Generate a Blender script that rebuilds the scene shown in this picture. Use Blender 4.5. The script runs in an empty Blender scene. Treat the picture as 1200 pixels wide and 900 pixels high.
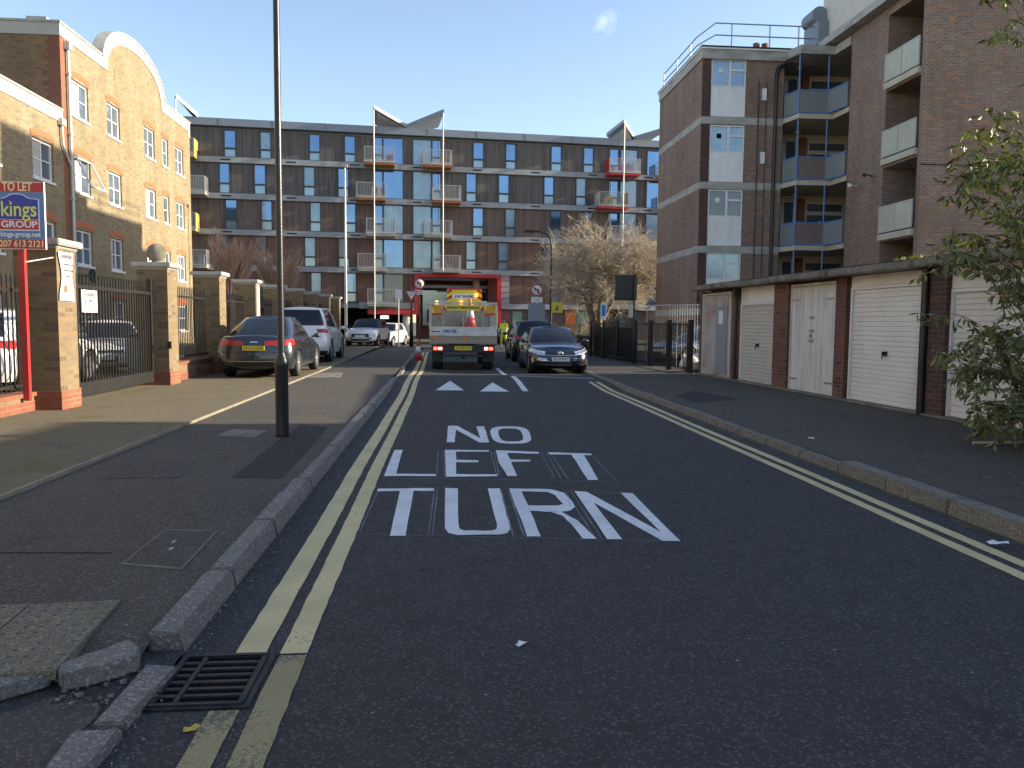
import bpy, bmesh, math, random
from mathutils import Vector, Matrix, noise
C = bpy.context.scene
COL = C.collection
R = math.radians
PI = math.pi
# ---------------------------------------------------------------- camera
F_PX, CAM_H, YAW, PITCH, ROLL = 930.0, 1.5, 4.92, 4.42, 0.45
cd = bpy.data.cameras.new('camera'); cam = bpy.data.objects.new('camera', cd); COL.objects.link(cam)
cd.sensor_width = 36; cd.lens = 36 * F_PX / 1200; cd.clip_start = 0.05; cd.clip_end = 3000
CM = Matrix.Rotation(R(-YAW), 3, 'Z') @ Matrix.Rotation(R(90 - PITCH), 3, 'X') @ Matrix.Rotation(R(ROLL), 3, 'Z')
cam.matrix_world = Matrix.Translation((0, 0, CAM_H)) @ CM.to_4x4()
C.camera = cam
# ---------------------------------------------------------------- sky and sun
SUN_EL, SUN_AZ = 15.8, 88.8          # azimuth clockwise from +Y (street direction)
w = bpy.data.worlds.new('World'); C.world = w; w.use_nodes = True
nt = w.node_tree; nt.nodes.clear()
def nd(nt, t, **k):
    n = nt.nodes.new(t)
    for a, b in k.items(): setattr(n, a, b)
    return n
out = nd(nt, 'ShaderNodeOutputWorld'); bg = nd(nt, 'ShaderNodeBackground'); sky = nd(nt, 'ShaderNodeTexSky')
sky.sky_type = 'NISHITA'; sky.sun_disc = False; sky.sun_elevation = R(SUN_EL); sky.sun_rotation = R(SUN_AZ)
sky.air_density = 1.0; sky.dust_density = .5; sky.ozone_density = 3.0
bg.inputs['Strength'].default_value = 0.128
# one small wisp of cloud, at its own direction in the sky
tc = nd(nt, 'ShaderNodeTexCoord')
def cloud_dir(px, py):
    return (CM @ Vector(((px - 600) / F_PX, -(py - 450) / F_PX, -1))).normalized()
dist = nd(nt, 'ShaderNodeVectorMath', operation='DISTANCE'); dist.inputs[1].default_value = cloud_dir(707, 28)
nz = nd(nt, 'ShaderNodeTexNoise'); nz.inputs['Scale'].default_value = 26; nz.inputs['Detail'].default_value = 6
mr = nd(nt, 'ShaderNodeMapRange'); mr.inputs[1].default_value = 0.034; mr.inputs[2].default_value = 0.0
m1 = nd(nt, 'ShaderNodeMath', operation='MULTIPLY'); m2 = nd(nt, 'ShaderNodeMapRange'); m2.inputs[1].default_value = .24; m2.inputs[2].default_value = .75; m2.inputs[4].default_value = .6
mx = nd(nt, 'ShaderNodeMix', data_type='RGBA'); mx.inputs[7].default_value = (6.2, 6.2, 6.4, 1)
L = nt.links.new
L(tc.outputs['Generated'], dist.inputs[0]); L(tc.outputs['Generated'], nz.inputs['Vector'])
L(dist.outputs['Value'], mr.inputs[0]); L(mr.outputs[0], m1.inputs[0]); L(nz.outputs['Fac'], m1.inputs[1])
L(m1.outputs[0], m2.inputs[0]); L(m2.outputs[0], mx.inputs[0])
wb = nd(nt, 'ShaderNodeVectorMath', operation='MULTIPLY'); wb.inputs[1].default_value = (1.20, .98, .86)
L(sky.outputs[0], wb.inputs[0]); L(wb.outputs[0], mx.inputs[6]); L(mx.outputs[2], bg.inputs['Color']); L(bg.outputs[0], out.inputs[0])
ld = bpy.data.lights.new('sun', 'SUN'); ld.energy = 4.0; ld.angle = R(0.55); ld.color = (1, .88, .69)
sun = bpy.data.objects.new('sun', ld); COL.objects.link(sun)
sd = Vector((math.sin(R(SUN_AZ)) * math.cos(R(SUN_EL)), math.cos(R(SUN_AZ)) * math.cos(R(SUN_EL)), math.sin(R(SUN_EL))))
sun.rotation_euler = sd.to_track_quat('Z', 'Y').to_euler()
vs = C.view_settings; vs.view_transform = 'Standard'; vs.look = 'None'; vs.gamma = 1; vs.exposure = 1.52
C.cycles.max_bounces = 6; C.cycles.diffuse_bounces = 4; C.cycles.transparent_max_bounces = 12
C.cycles.sample_clamp_indirect = 6; C.cycles.use_denoising = True
# ---------------------------------------------------------------- measuring: pixel of the 1200x900 photograph -> point on a real plane
def ray(px, py): return CM @ Vector(((px - 600) / F_PX, -(py - 450) / F_PX, -1))
def G(px, py, z=0.0):
    r = ray(px, py); t = (z - CAM_H) / r.z; return Vector((r.x * t, r.y * t, z))
def onX(px, py, X):
    r = ray(px, py); t = X / r.x; return Vector((X, r.y * t, CAM_H + r.z * t))
def onY(px, py, Y):
    r = ray(px, py); t = Y / r.y; return Vector((r.x * t, Y, CAM_H + r.z * t))
def lerp(a, b, t): return a + (b - a) * t
def tab(T, x):
    if x <= T[0][0]: return T[0][1]
    for (a, b), (c, d) in zip(T, T[1:]):
        if x <= c: return lerp(b, d, (x - a) / (c - a))
    return T[-1][1]
def stab(T, x):      # smooth (Catmull-Rom) table
    n = len(T)
    if x <= T[0][0]: return T[0][1]
    if x >= T[-1][0]: return T[-1][1]
    for i in range(n - 1):
        if x <= T[i + 1][0]:
            x0, y0 = T[i]; x1, y1 = T[i + 1]; h = x1 - x0; t = (x - x0) / h
            d = (y1 - y0) / h
            m0 = d if i == 0 else (y1 - T[i-1][1]) / (x1 - T[i-1][0])
            m1_ = d if i == n - 2 else (T[i+2][1] - y0) / (T[i+2][0] - x0)
            return (2*t**3-3*t*t+1)*y0 + (t**3-2*t*t+t)*h*m0 + (-2*t**3+3*t*t)*y1 + (t**3-t*t)*h*m1_
# ---------------------------------------------------------------- mesh helpers
class MB:
    def __init__(s): s.v = []; s.f = []; s.m = []; s.sm = []
    def add(s, vs, fs, mi=0, smooth=False):
        b = len(s.v); s.v += [tuple(p) for p in vs]
        for f in fs: s.f.append(tuple(i + b for i in f)); s.m.append(mi); s.sm.append(smooth)
        return s
    def box(s, x0, x1, y0, y1, z0, z1, mi=0):
        x0, x1 = sorted((x0, x1)); y0, y1 = sorted((y0, y1)); z0, z1 = sorted((z0, z1))
        v = [(x0,y0,z0),(x1,y0,z0),(x1,y1,z0),(x0,y1,z0),(x0,y0,z1),(x1,y0,z1),(x1,y1,z1),(x0,y1,z1)]
        return s.add(v, [(0,3,2,1),(4,5,6,7),(0,1,5,4),(1,2,6,5),(2,3,7,6),(3,0,4,7)], mi)
    def obox(s, o, ux, uy, uz, mi=0):     # oriented box from corner o with edge vectors
        o, ux, uy, uz = map(Vector, (o, ux, uy, uz))
        v = [o, o+ux, o+ux+uy, o+uy, o+uz, o+ux+uz, o+ux+uy+uz, o+uy+uz]
        f = [(0,3,2,1),(4,5,6,7),(0,1,5,4),(1,2,6,5),(2,3,7,6),(3,0,4,7)]
        if ux.cross(uy).dot(uz) < 0: f = [tuple(reversed(q)) for q in f]
        return s.add(v, f, mi)
    def quad(s, a, b, c, d, mi=0): return s.add([a, b, c, d], [(0, 1, 2, 3)], mi)
    def prism(s, pts, d, mi=0):           # polygon extruded by the vector d
        d = Vector(d); p = [Vector(q) for q in pts]; n = len(p)
        nrm = sum(((p[i]-p[0]).cross(p[(i+1) % n]-p[0]) for i in range(1, n-1)), Vector())
        if nrm.dot(d) > 0: p = p[::-1]
        fs = [tuple(range(n)), tuple(range(2*n-1, n-1, -1))] + [(i, n+i, n+(i+1) % n, (i+1) % n) for i in range(n)]
        return s.add(p + [q + d for q in p], fs, mi)
    def tube(s, pts, r, n=8, mi=0, cap=True, smooth=True):
        pts = [Vector(p) for p in pts]; rs = r if isinstance(r, (list, tuple)) else [r] * len(pts)
        vs = []; fs = []; ref = None
        for i, p in enumerate(pts):
            t = (pts[min(i+1, len(pts)-1)] - pts[max(i-1, 0)])
            t = t.normalized() if t.length > 1e-9 else Vector((0, 0, 1))
            if ref is None: ref = Vector((0, 0, 1)) if abs(t.z) < .9 else Vector((1, 0, 0))
            a = t.cross(ref)
            if a.length < 1e-4: a = t.cross(Vector((.3, .8, .5)))
            a.normalize(); b = t.cross(a).normalized(); ref = b.cross(t) * -1 if False else ref
            for k in range(n):
                an = 2*PI*k/n; vs.append(p + (a*math.cos(an) + b*math.sin(an)) * rs[i])
        for i in range(len(pts)-1):
            for k in range(n):
                k2 = (k+1) % n; fs.append((i*n+k, i*n+k2, (i+1)*n+k2, (i+1)*n+k))
        s.add(vs, fs, mi, smooth)
        if cap:
            m = len(pts)-1
            s.add(vs[:n], [tuple(range(n-1, -1, -1))], mi); s.add(vs[m*n:], [tuple(range(n))], mi)
        return s
    def lathe(s, prof, n=20, o=(0,0,0), axis='z', mi=0, smooth=True):   # prof = [(r, h)]
        vs = []; fs = []; o = Vector(o)
        for r, h in prof:
            for k in range(n):
                a = 2*PI*k/n; p = (r*math.cos(a), r*math.sin(a), h)
                if axis == 'x': p = (p[2], p[0], p[1])
                if axis == 'y': p = (p[1], p[2], p[0])
                vs.append(o + Vector(p))
        for i in range(len(prof)-1):
            for k in range(n):
                k2 = (k+1) % n; fs.append((i*n+k, i*n+k2, (i+1)*n+k2, (i+1)*n+k))
        fs.append(tuple(range(n-1, -1, -1))); fs.append(tuple(range((len(prof)-1)*n, len(prof)*n)))
        return s.add(vs, fs, mi, smooth)
    def ball(s, c, r, n=14, mi=0, sx=1, sz=1):
        pr = [(max(r*math.sin(PI*i/n), 1e-4)*sx, -r*math.cos(PI*i/n)*sz) for i in range(n+1)]
        return s.lathe(pr, n*2 if n < 10 else 20, c, 'z', mi)
    def build(s, name, mats, parent=None, world=False, bevel=0, **props):
        me = bpy.data.meshes.new(name); vs = s.v
        if world and parent is not None:
            p = parent; M_ = Matrix.Identity(4)
            while p is not None:
                M_ = (Matrix.LocRotScale(p.location, p.rotation_euler, p.scale)) @ M_; p = p.parent
            inv = M_.inverted(); vs = [inv @ Vector(q) for q in vs]
        me.from_pydata([tuple(q) for q in vs], [], s.f)
        if not isinstance(mats, (list, tuple)): mats = [mats]
        for m in mats: me.materials.append(m)
        me.polygons.foreach_set('material_index', s.m); me.polygons.foreach_set('use_smooth', s.sm)
        if bevel:
            bm = bmesh.new(); bm.from_mesh(me)
            bmesh.ops.remove_doubles(bm, verts=bm.verts, dist=1e-5)
            es = [e for e in bm.edges if len(e.link_faces) == 2 and e.calc_face_angle(0) > .5]
            bmesh.ops.bevel(bm, geom=es, offset=bevel, segments=2, affect='EDGES', clamp_overlap=True)
            bm.to_mesh(me); bm.free()
        me.validate(); me.update()
        o = bpy.data.objects.new(name, me); COL.objects.link(o)
        if parent is not None: o.parent = parent
        for k, v in props.items(): o[k] = v
        return o
def thing(name, label, cat, loc=(0,0,0), rz=0, group=None):
    o = bpy.data.objects.new(name, None); COL.objects.link(o); o.empty_display_size = .2
    o.location = loc; o.rotation_euler = (0, 0, rz); o['label'] = label; o['category'] = cat
    if group: o['group'] = group
    return o
def tag(o, label, cat, group=None):
    o['label'] = label; o['category'] = cat
    if group: o['group'] = group
    return o
def dup(o, loc=None, rz=None, label=None, parent=None, group=None):
    c = o.copy(); COL.objects.link(c); c.parent = parent
    if parent is None:
        if loc is not None: c.location = loc
        if rz is not None: c.rotation_euler = (0, 0, rz)
        if label: c['label'] = label
        if group: c['group'] = group
    for ch in list(o.children): dup(ch, parent=c)
    return c
def text(s, size, name, m, parent, loc, rot, width=None, depth=.002, bold=0.0, **props):
    cu = bpy.data.curves.new(name, 'FONT'); cu.body = s; cu.size = size; cu.extrude = depth; cu.offset = bold
    cu.align_x = 'CENTER'; cu.align_y = 'CENTER'; cu.resolution_u = 4
    t = bpy.data.objects.new('tmp', cu); COL.objects.link(t)
    me = bpy.data.meshes.new_from_object(t.evaluated_get(bpy.context.evaluated_depsgraph_get()))
    bpy.data.objects.remove(t); me.name = name; me.materials.clear(); me.materials.append(m)
    xs = [v.co.x for v in me.vertices]
    if width and xs:
        k = width / (max(xs) - min(xs)); me.transform(Matrix.Diagonal((k, 1, 1, 1)))
    me.transform(Matrix.Translation(loc) @ rot.to_4x4())
    o = bpy.data.objects.new(name, me); COL.objects.link(o); o.parent = parent
    for k, v in props.items(): o[k] = v
    return o
def FACE(dirv):   # rotation that stands text up facing the horizontal direction dirv
    a = math.atan2(dirv[1], dirv[0]) + PI/2
    return Matrix.Rotation(a, 3, 'Z') @ Matrix.Rotation(PI/2, 3, 'X')
# ---------------------------------------------------------------- materials
def srgb(r, g, b):
    f = lambda c: (c/255/12.92) if c <= 10 else ((c/255+.055)/1.055)**2.4
    return (f(r), f(g), f(b))
def mat(name, col, rough=.7, metal=0.0, var=.12, vscale=3.0, bump=0.0, bscale=40.0, col2=None, spec=.5, emit=0, alpha=1, stain=None, coat=0):
    m = bpy.data.materials.new(name); m.use_nodes = True; t = m.node_tree; b = t.nodes['Principled BSDF']; K = t.links.new
    b.inputs['Roughness'].default_value = rough; b.inputs['Metallic'].default_value = metal
    b.inputs['Specular IOR Level'].default_value = spec; b.inputs['Alpha'].default_value = alpha; b.inputs['Coat Weight'].default_value = coat
    b.inputs['Coat Roughness'].default_value = .04
    tcn = nd(t, 'ShaderNodeTexCoord'); n = nd(t, 'ShaderNodeTexNoise'); n.inputs['Scale'].default_value = vscale; n.inputs['Detail'].default_value = 8
    n.inputs['Roughness'].default_value = .65
    K(tcn.outputs['Object'], n.inputs['Vector'])
    cr = nd(t, 'ShaderNodeValToRGB'); cr.color_ramp.elements[0].position = .3; cr.color_ramp.elements[1].position = .7
    c2 = col2 or tuple(min(1, c * (1 + var)) for c in col); c1 = col if col2 else tuple(c * (1 - var) for c in col)
    cr.color_ramp.elements[0].color = (*c1, 1); cr.color_ramp.elements[1].color = (*c2, 1)
    K(n.outputs['Fac'], cr.inputs[0]); last = cr.outputs[0]
    if stain:
        sc_, amt, scol, stretch = stain
        mp = nd(t, 'ShaderNodeMapping'); mp.inputs['Scale'].default_value = stretch; n2 = nd(t, 'ShaderNodeTexNoise'); n2.inputs['Scale'].default_value = sc_; n2.inputs['Detail'].default_value = 5
        K(tcn.outputs['Object'], mp.inputs[0]); K(mp.outputs[0], n2.inputs['Vector'])
        r2 = nd(t, 'ShaderNodeMapRange'); r2.inputs[1].default_value = .48; r2.inputs[2].default_value = .72; r2.inputs[4].default_value = amt; K(n2.outputs['Fac'], r2.inputs[0])
        mm = nd(t, 'ShaderNodeMix', data_type='RGBA'); mm.inputs[7].default_value = (*scol, 1); K(r2.outputs[0], mm.inputs[0]); K(last, mm.inputs[6]); last = mm.outputs[2]
    K(last, b.inputs['Base Color'])
    if emit:
        K(last, b.inputs['Emission Color']); b.inputs['Emission Strength'].default_value = emit
    if bump:
        nb = nd(t, 'ShaderNodeTexNoise'); nb.inputs['Scale'].default_value = bscale; nb.inputs['Detail'].default_value = 6; K(tcn.outputs['Object'], nb.inputs['Vector'])
        bp = nd(t, 'ShaderNodeBump'); bp.inputs['Strength'].default_value = bump; bp.inputs['Distance'].default_value = .02; K(nb.outputs['Fac'], bp.inputs['Height']); K(bp.outputs[0], b.inputs['Normal'])
    return m
def asphalt(name, base, light, patch, rough=.85, wear=0.5, moss=None, cracks=0.5):
    m = bpy.data.materials.new(name); m.use_nodes = True; t = m.node_tree; b = t.nodes['Principled BSDF']; K = t.links.new
    g = nd(t, 'ShaderNodeTexCoord')
    def N(sc_, det=4, ro=.6):
        n = nd(t, 'ShaderNodeTexNoise'); n.inputs['Scale'].default_value = sc_; n.inputs['Detail'].default_value = det; n.inputs['Roughness'].default_value = ro
        K(g.outputs['Object'], n.inputs['Vector']); return n.outputs['Fac']
    def MR(x, a, c, lo=0., hi=1.):
        n = nd(t, 'ShaderNodeMapRange'); n.inputs[1].default_value = a; n.inputs[2].default_value = c; n.inputs[3].default_value = lo; n.inputs[4].default_value = hi
        K(x, n.inputs[0]); return n.outputs[0]
    def MIX(f, a, c):
        n = nd(t, 'ShaderNodeMix', data_type='RGBA'); K(f, n.inputs[0])
        for i, x in ((6, a), (7, c)):
            if isinstance(x, tuple): n.inputs[i].default_value = (*x, 1)
            else: K(x, n.inputs[i])
        return n.outputs[2]
    big = MR(N(.35, 5), .35, .7, 0, wear); fine = MR(N(140, 3, .7), .42, .68)
    mid = MR(N(5, 8, .7), .3, .75, 0, .8)
    v = nd(t, 'ShaderNodeTexVoronoi'); v.inputs['Scale'].default_value = 95; K(g.outputs['Object'], v.inputs['Vector'])
    sp = nd(t, 'ShaderNodeSeparateColor'); K(v.outputs['Color'], sp.inputs[0])
    stone = MR(sp.outputs[0], .78, .93)
    c = MIX(big, base, patch); c = MIX(mid, c, tuple((x+y)/2 for x, y in zip(base, light)))
    fm = nd(t, 'ShaderNodeMath', operation='MULTIPLY'); fm.inputs[1].default_value = .85; K(fine, fm.inputs[0]); c = MIX(fm.outputs[0], c, tuple(x*.28 for x in base))
    sm = nd(t, 'ShaderNodeMath', operation='MULTIPLY'); sm.inputs[1].default_value = .8; K(stone, sm.inputs[0]); c = MIX(sm.outputs[0], c, light)
    # scattered pale specks and chips
    v2 = nd(t, 'ShaderNodeTexVoronoi'); v2.inputs['Scale'].default_value = 5; K(g.outputs['Object'], v2.inputs['Vector'])
    spk = MR(v2.outputs['Distance'], .045, .02, 0, .75); c = MIX(spk, c, tuple(min(1, x*3.2) for x in light))
    # dark stain blotches / damp
    st = MR(N(1.6, 3, .5), .62, .74, 0, .35); c = MIX(st, c, tuple(x*.45 for x in base))
    if moss: c = MIX(MR(N(1.1, 6, .7), moss[1], moss[1]+.2, 0, .8), c, moss[0])
    K(c, b.inputs['Base Color']); b.inputs['Roughness'].default_value = rough
    b.inputs['Specular IOR Level'].default_value = .35
    bp = nd(t, 'ShaderNodeBump'); bp.inputs['Strength'].default_value = .7; bp.inputs['Distance'].default_value = .006
    ad = nd(t, 'ShaderNodeMath', operation='ADD'); K(fine, ad.inputs[0]); K(v.outputs['Distance'], ad.inputs[1]); K(ad.outputs[0], bp.inputs['Height']); K(bp.outputs[0], b.inputs['Normal'])
    return m
def paint(name, col, ground, wear=.35, rough=.6):
    """road paint: worn through to the asphalt with a ragged, chipped look"""
    m = bpy.data.materials.new(name); m.use_nodes = True; t = m.node_tree; b = t.nodes['Principled BSDF']; K = t.links.new
    g = nd(t, 'ShaderNodeTexCoord')
    n = nd(t, 'ShaderNodeTexNoise'); n.inputs['Scale'].default_value = 55; n.inputs['Detail'].default_value = 7; n.inputs['Roughness'].default_value = .75; K(g.outputs['Object'], n.inputs['Vector'])
    n2 = nd(t, 'ShaderNodeTexNoise'); n2.inputs['Scale'].default_value = 2.2; n2.inputs['Detail'].default_value = 4; K(g.outputs['Object'], n2.inputs['Vector'])
    a = nd(t, 'ShaderNodeMath', operation='MULTIPLY_ADD'); a.inputs[1].default_value = .8; K(n2.outputs['Fac'], a.inputs[0]); K(n.outputs['Fac'], a.inputs[2])
    r_ = nd(t, 'ShaderNodeMapRange'); r_.inputs[1].default_value = 1.14 - wear*.45; r_.inputs[2].default_value = 1.22 - wear*.35; r_.inputs[4].default_value = .9; K(a.outputs[0], r_.inputs[0])
    r3 = nd(t, 'ShaderNodeMapRange'); r3.inputs[1].default_value = .35; r3.inputs[2].default_value = .7; r3.inputs[3].default_value = .8; r3.inputs[4].default_value = 1.08; K(n2.outputs['Fac'], r3.inputs[0])
    sc_ = nd(t, 'ShaderNodeVectorMath', operation='SCALE'); sc_.inputs[0].default_value = col; K(r3.outputs[0], sc_.inputs['Scale'])
    mm = nd(t, 'ShaderNodeMix', data_type='RGBA'); mm.inputs[7].default_value = (*ground, 1); K(r_.outputs[0], mm.inputs[0]); K(sc_.outputs[0], mm.inputs[6]); K(mm.outputs[2], b.inputs['Base Color'])
    b.inputs['Roughness'].default_value = rough
    bp = nd(t, 'ShaderNodeBump'); bp.inputs['Strength'].default_value = .4; bp.inputs['Distance'].default_value = .004; K(n.outputs['Fac'], bp.inputs['Height']); K(bp.outputs[0], b.inputs['Normal'])
    return m
def brick(name, c1, c2, mortar, c3=None, scale=1.0, msize=.012, bias=0.0, tint=None, rough=.9):
    """stretcher bond on vertical walls of any heading: u runs along the wall, v up"""
    m = bpy.data.materials.new(name); m.use_nodes = True; t = m.node_tree; b = t.nodes['Principled BSDF']; K = t.links.new
    g = nd(t, 'ShaderNodeTexCoord'); s = nd(t, 'ShaderNodeSeparateXYZ'); K(g.outputs['Object'], s.inputs[0])
    a = nd(t, 'ShaderNodeMath', operation='ADD'); K(s.outputs[0], a.inputs[0]); K(s.outputs[1], a.inputs[1])
    cb = nd(t, 'ShaderNodeCombineXYZ'); K(a.outputs[0], cb.inputs[0]); K(s.outputs[2], cb.inputs[1])
    br = nd(t, 'ShaderNodeTexBrick'); K(cb.outputs[0], br.inputs['Vector']); br.inputs['Scale'].default_value = 1
    br.inputs['Brick Width'].default_value = .225*scale; br.inputs['Row Height'].default_value = .075*scale; br.inputs['Mortar Size'].default_value = msize*.6
    br.inputs['Mortar Smooth'].default_value = .3; br.inputs['Bias'].default_value = bias
    br.inputs['Color1'].default_value = (*c1, 1); br.inputs['Color2'].default_value = (*c2, 1); br.inputs['Mortar'].default_value = (*mortar, 1)
    last = br.outputs['Color']
    def MIXN(f, a_, c_, hi):
        r_ = nd(t, 'ShaderNodeMapRange'); r_.inputs[1].default_value = .38; r_.inputs[2].default_value = .72; r_.inputs[4].default_value = hi; K(f, r_.inputs[0])
        n = nd(t, 'ShaderNodeMix', data_type='RGBA'); K(r_.outputs[0], n.inputs[0]); K(a_, n.inputs[6]); n.inputs[7].default_value = (*c_, 1); return n.outputs[2]
    n1 = nd(t, 'ShaderNodeTexNoise'); n1.inputs['Scale'].default_value = .5; n1.inputs['Detail'].default_value = 6; K(g.outputs['Object'], n1.inputs['Vector'])
    last = MIXN(n1.outputs['Fac'], last, tint or tuple(x*.6 for x in c1), .7)
    mq = nd(t, 'ShaderNodeMapping'); mq.inputs['Scale'].default_value = (1.3, 1.3, .18); K(g.outputs['Object'], mq.inputs[0])
    n5 = nd(t, 'ShaderNodeTexNoise'); n5.inputs['Scale'].default_value = 1.3; n5.inputs['Detail'].default_value = 7; K(mq.outputs[0], n5.inputs['Vector'])
    last = MIXN(n5.outputs['Fac'], last, tuple(x*.45 for x in c1), .4)
    if c3:
        mp = nd(t, 'ShaderNodeMapping'); mp.inputs['Scale'].default_value = (4.4/scale, 13.3/scale, 1); K(cb.outputs[0], mp.inputs[0])
        wn = nd(t, 'ShaderNodeTexWhiteNoise', noise_dimensions='2D'); fl = nd(t, 'ShaderNodeVectorMath', operation='FLOOR'); K(mp.outputs[0], fl.inputs[0]); K(fl.outputs[0], wn.inputs['Vector'])
        last = MIXN(wn.outputs['Value'], last, c3, .0) if False else last
        r_ = nd(t, 'ShaderNodeMapRange'); r_.inputs[1].default_value = .86; r_.inputs[2].default_value = .9; r_.inputs[4].default_value = .7; K(wn.outputs['Value'], r_.inputs[0])
        im = nd(t, 'ShaderNodeMath', operation='SUBTRACT'); im.inputs[0].default_value = 1; K(br.outputs['Fac'], im.inputs[1])
        mu = nd(t, 'ShaderNodeMath', operation='MULTIPLY'); K(r_.outputs[0], mu.inputs[0]); K(im.outputs[0], mu.inputs[1])
        n = nd(t, 'ShaderNodeMix', data_type='RGBA'); K(mu.outputs[0], n.inputs[0]); K(last, n.inputs[6]); n.inputs[7].default_value = (*c3, 1); last = n.outputs[2]
    K(last, b.inputs['Base Color']); b.inputs['Roughness'].default_value = rough
    bp = nd(t, 'ShaderNodeBump'); bp.inputs['Strength'].default_value = .5; bp.inputs['Distance'].default_value = .01; bp.invert = True; K(br.outputs['Fac'], bp.inputs['Height']); K(bp.outputs[0], b.inputs['Normal'])
    return m
def planks(name, c1, c2, grey, width=.145, rough=.75, greyness=.6):
    """vertical timber boards, weathered"""
    m = bpy.data.materials.new(name); m.use_nodes = True; t = m.node_tree; b = t.nodes['Principled BSDF']; K = t.links.new
    g = nd(t, 'ShaderNodeTexCoord'); s = nd(t, 'ShaderNodeSeparateXYZ'); K(g.outputs['Object'], s.inputs[0])
    a = nd(t, 'ShaderNodeMath', operation='DIVIDE'); a.inputs[1].default_value = width; K(s.outputs[0], a.inputs[0])
    fl = nd(t, 'ShaderNodeMath', operation='FLOOR'); K(a.outputs[0], fl.inputs[0]); fr = nd(t, 'ShaderNodeMath', operation='FRACT'); K(a.outputs[0], fr.inputs[0])
    wn = nd(t, 'ShaderNodeTexWhiteNoise', noise_dimensions='1D'); K(fl.outputs[0], wn.inputs['W'])
    mp = nd(t, 'ShaderNodeMapping'); mp.inputs['Scale'].default_value = (6, 6, .35); K(g.outputs['Object'], mp.inputs[0])
    n = nd(t, 'ShaderNodeTexNoise'); n.inputs['Scale'].default_value = 1.2; n.inputs['Detail'].default_value = 6; K(mp.outputs[0], n.inputs['Vector'])
    m1_ = nd(t, 'ShaderNodeMix', data_type='RGBA'); K(wn.outputs['Value'], m1_.inputs[0]); m1_.inputs[6].default_value = (*c1, 1); m1_.inputs[7].default_value = (*c2, 1)
    r_ = nd(t, 'ShaderNodeMapRange'); r_.inputs[1].default_value = .4; r_.inputs[2].default_value = .65; r_.inputs[4].default_value = greyness; K(n.outputs['Fac'], r_.inputs[0])
    m2_ = nd(t, 'ShaderNodeMix', data_type='RGBA'); K(r_.outputs[0], m2_.inputs[0]); K(m1_.outputs[2], m2_.inputs[6]); m2_.inputs[7].default_value = (*grey, 1)
    gp = nd(t, 'ShaderNodeMapRange'); gp.inputs[1].default_value = .93; gp.inputs[2].default_value = .97; K(fr.outputs[0], gp.inputs[0])
    m3_ = nd(t, 'ShaderNodeMix', data_type='RGBA'); K(gp.outputs[0], m3_.inputs[0]); K(m2_.outputs[2], m3_.inputs[6]); m3_.inputs[7].default_value = (.01, .009, .008, 1)
    K(m3_.outputs[2], b.inputs['Base Color']); b.inputs['Roughness'].default_value = rough
    return m
def rough_stone(o, amp=.003, cuts=6, sc=22, seed=0):
    bm = bmesh.new(); bm.from_mesh(o.data)
    es = [e for e in bm.edges if e.calc_length() > .05]; bmesh.ops.subdivide_edges(bm, edges=es, cuts=cuts, use_grid_fill=True)
    for v in bm.verts:
        n = noise.noise_vector(v.co * sc + Vector((seed, 0, 0))) * amp + noise.noise_vector(v.co * sc * 3.1) * amp * .5
        v.co += n
    bm.normal_update(); bm.to_mesh(o.data); bm.free()
    o.data.update(); return o
def leafmat(name, a, b_, sc_=1.5):
    m = mat(name, a, .5, var=0, vscale=sc_, col2=b_, spec=.4)
    b = m.node_tree.nodes['Principled BSDF']; b.inputs['Subsurface Weight'].default_value = 0
    return m
ROADC = srgb(62, 63, 68)
M = {}
M['road'] = asphalt('road_asphalt', (.040, .041, .042), (.135, .135, .135), (.058, .058, .056), wear=.8)
M['pave'] = asphalt('pavement_asphalt', (.072, .063, .052), (.19, .17, .14), (.13, .114, .09), wear=1)
M['fore'] = asphalt('forecourt_asphalt', (.17, .14, .09), (.32, .27, .18), (.22, .18, .10), wear=.9, moss=((.13, .12, .035), .5))
M['earth'] = mat('ground_earth', (.09, .08, .06), .95, var=.3, vscale=.5)
M['granite'] = asphalt('granite_kerb', (.235, .22, .20), (.42, .40, .37), (.16, .145, .125), rough=.85, wear=.95)
M['granite_y'] = asphalt('granite_kerb_warm', (.24, .22, .18), (.42, .39, .32), (.17, .15, .12), rough=.85, wear=.95)
M['yellow'] = paint('yellow_road_paint', (.62, .51, .25), (.09, .085, .075), .2)
M['yellow_old'] = paint('worn_yellow_paint', (.36, .29, .13), (.06, .057, .05), .55)
M['white'] = paint('white_road_paint', (.72, .73, .73), (.12, .12, .12), .26)
M['chalk'] = paint('scribed_white_line', (.34, .35, .36), (.05, .05, .055), .95)
M['tactile'] = asphalt('tactile_slab', (.21, .18, .13), (.36, .32, .24), (.24, .21, .15), wear=.8)
M['iron'] = mat('cast_iron', (.035, .035, .04), .5, .6, var=.4, vscale=30, bump=.5, bscale=120, stain=(8, .5, (.10, .06, .03), (1, 1, 1)))
M['black'] = mat('black_paint', (.012, .012, .013), .35, 0, var=.3, bump=.1)
M['blackmetal'] = mat('black_metal', (.012, .013, .015), .45, .3, var=.3)
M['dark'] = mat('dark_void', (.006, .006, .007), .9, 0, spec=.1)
M['white_pvc'] = mat('white_frame', (.72, .72, .70), .4, var=.06)
M['stock'] = brick('yellow_stock_brick', (.31, .25, .14), (.21, .162, .088), (.28, .255, .19), c3=(.14, .092, .05), tint=(.20, .15, .075), msize=.016)
M['stock_dark'] = brick('brown_stock_brick', (.30, .18, .085), (.22, .13, .065), (.25, .21, .15), c3=(.12, .06, .035), tint=(.17, .11, .06))
M['redbrick'] = brick('red_brick', (.30, .10, .05), (.23, .08, .04), (.27, .21, .16))
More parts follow.
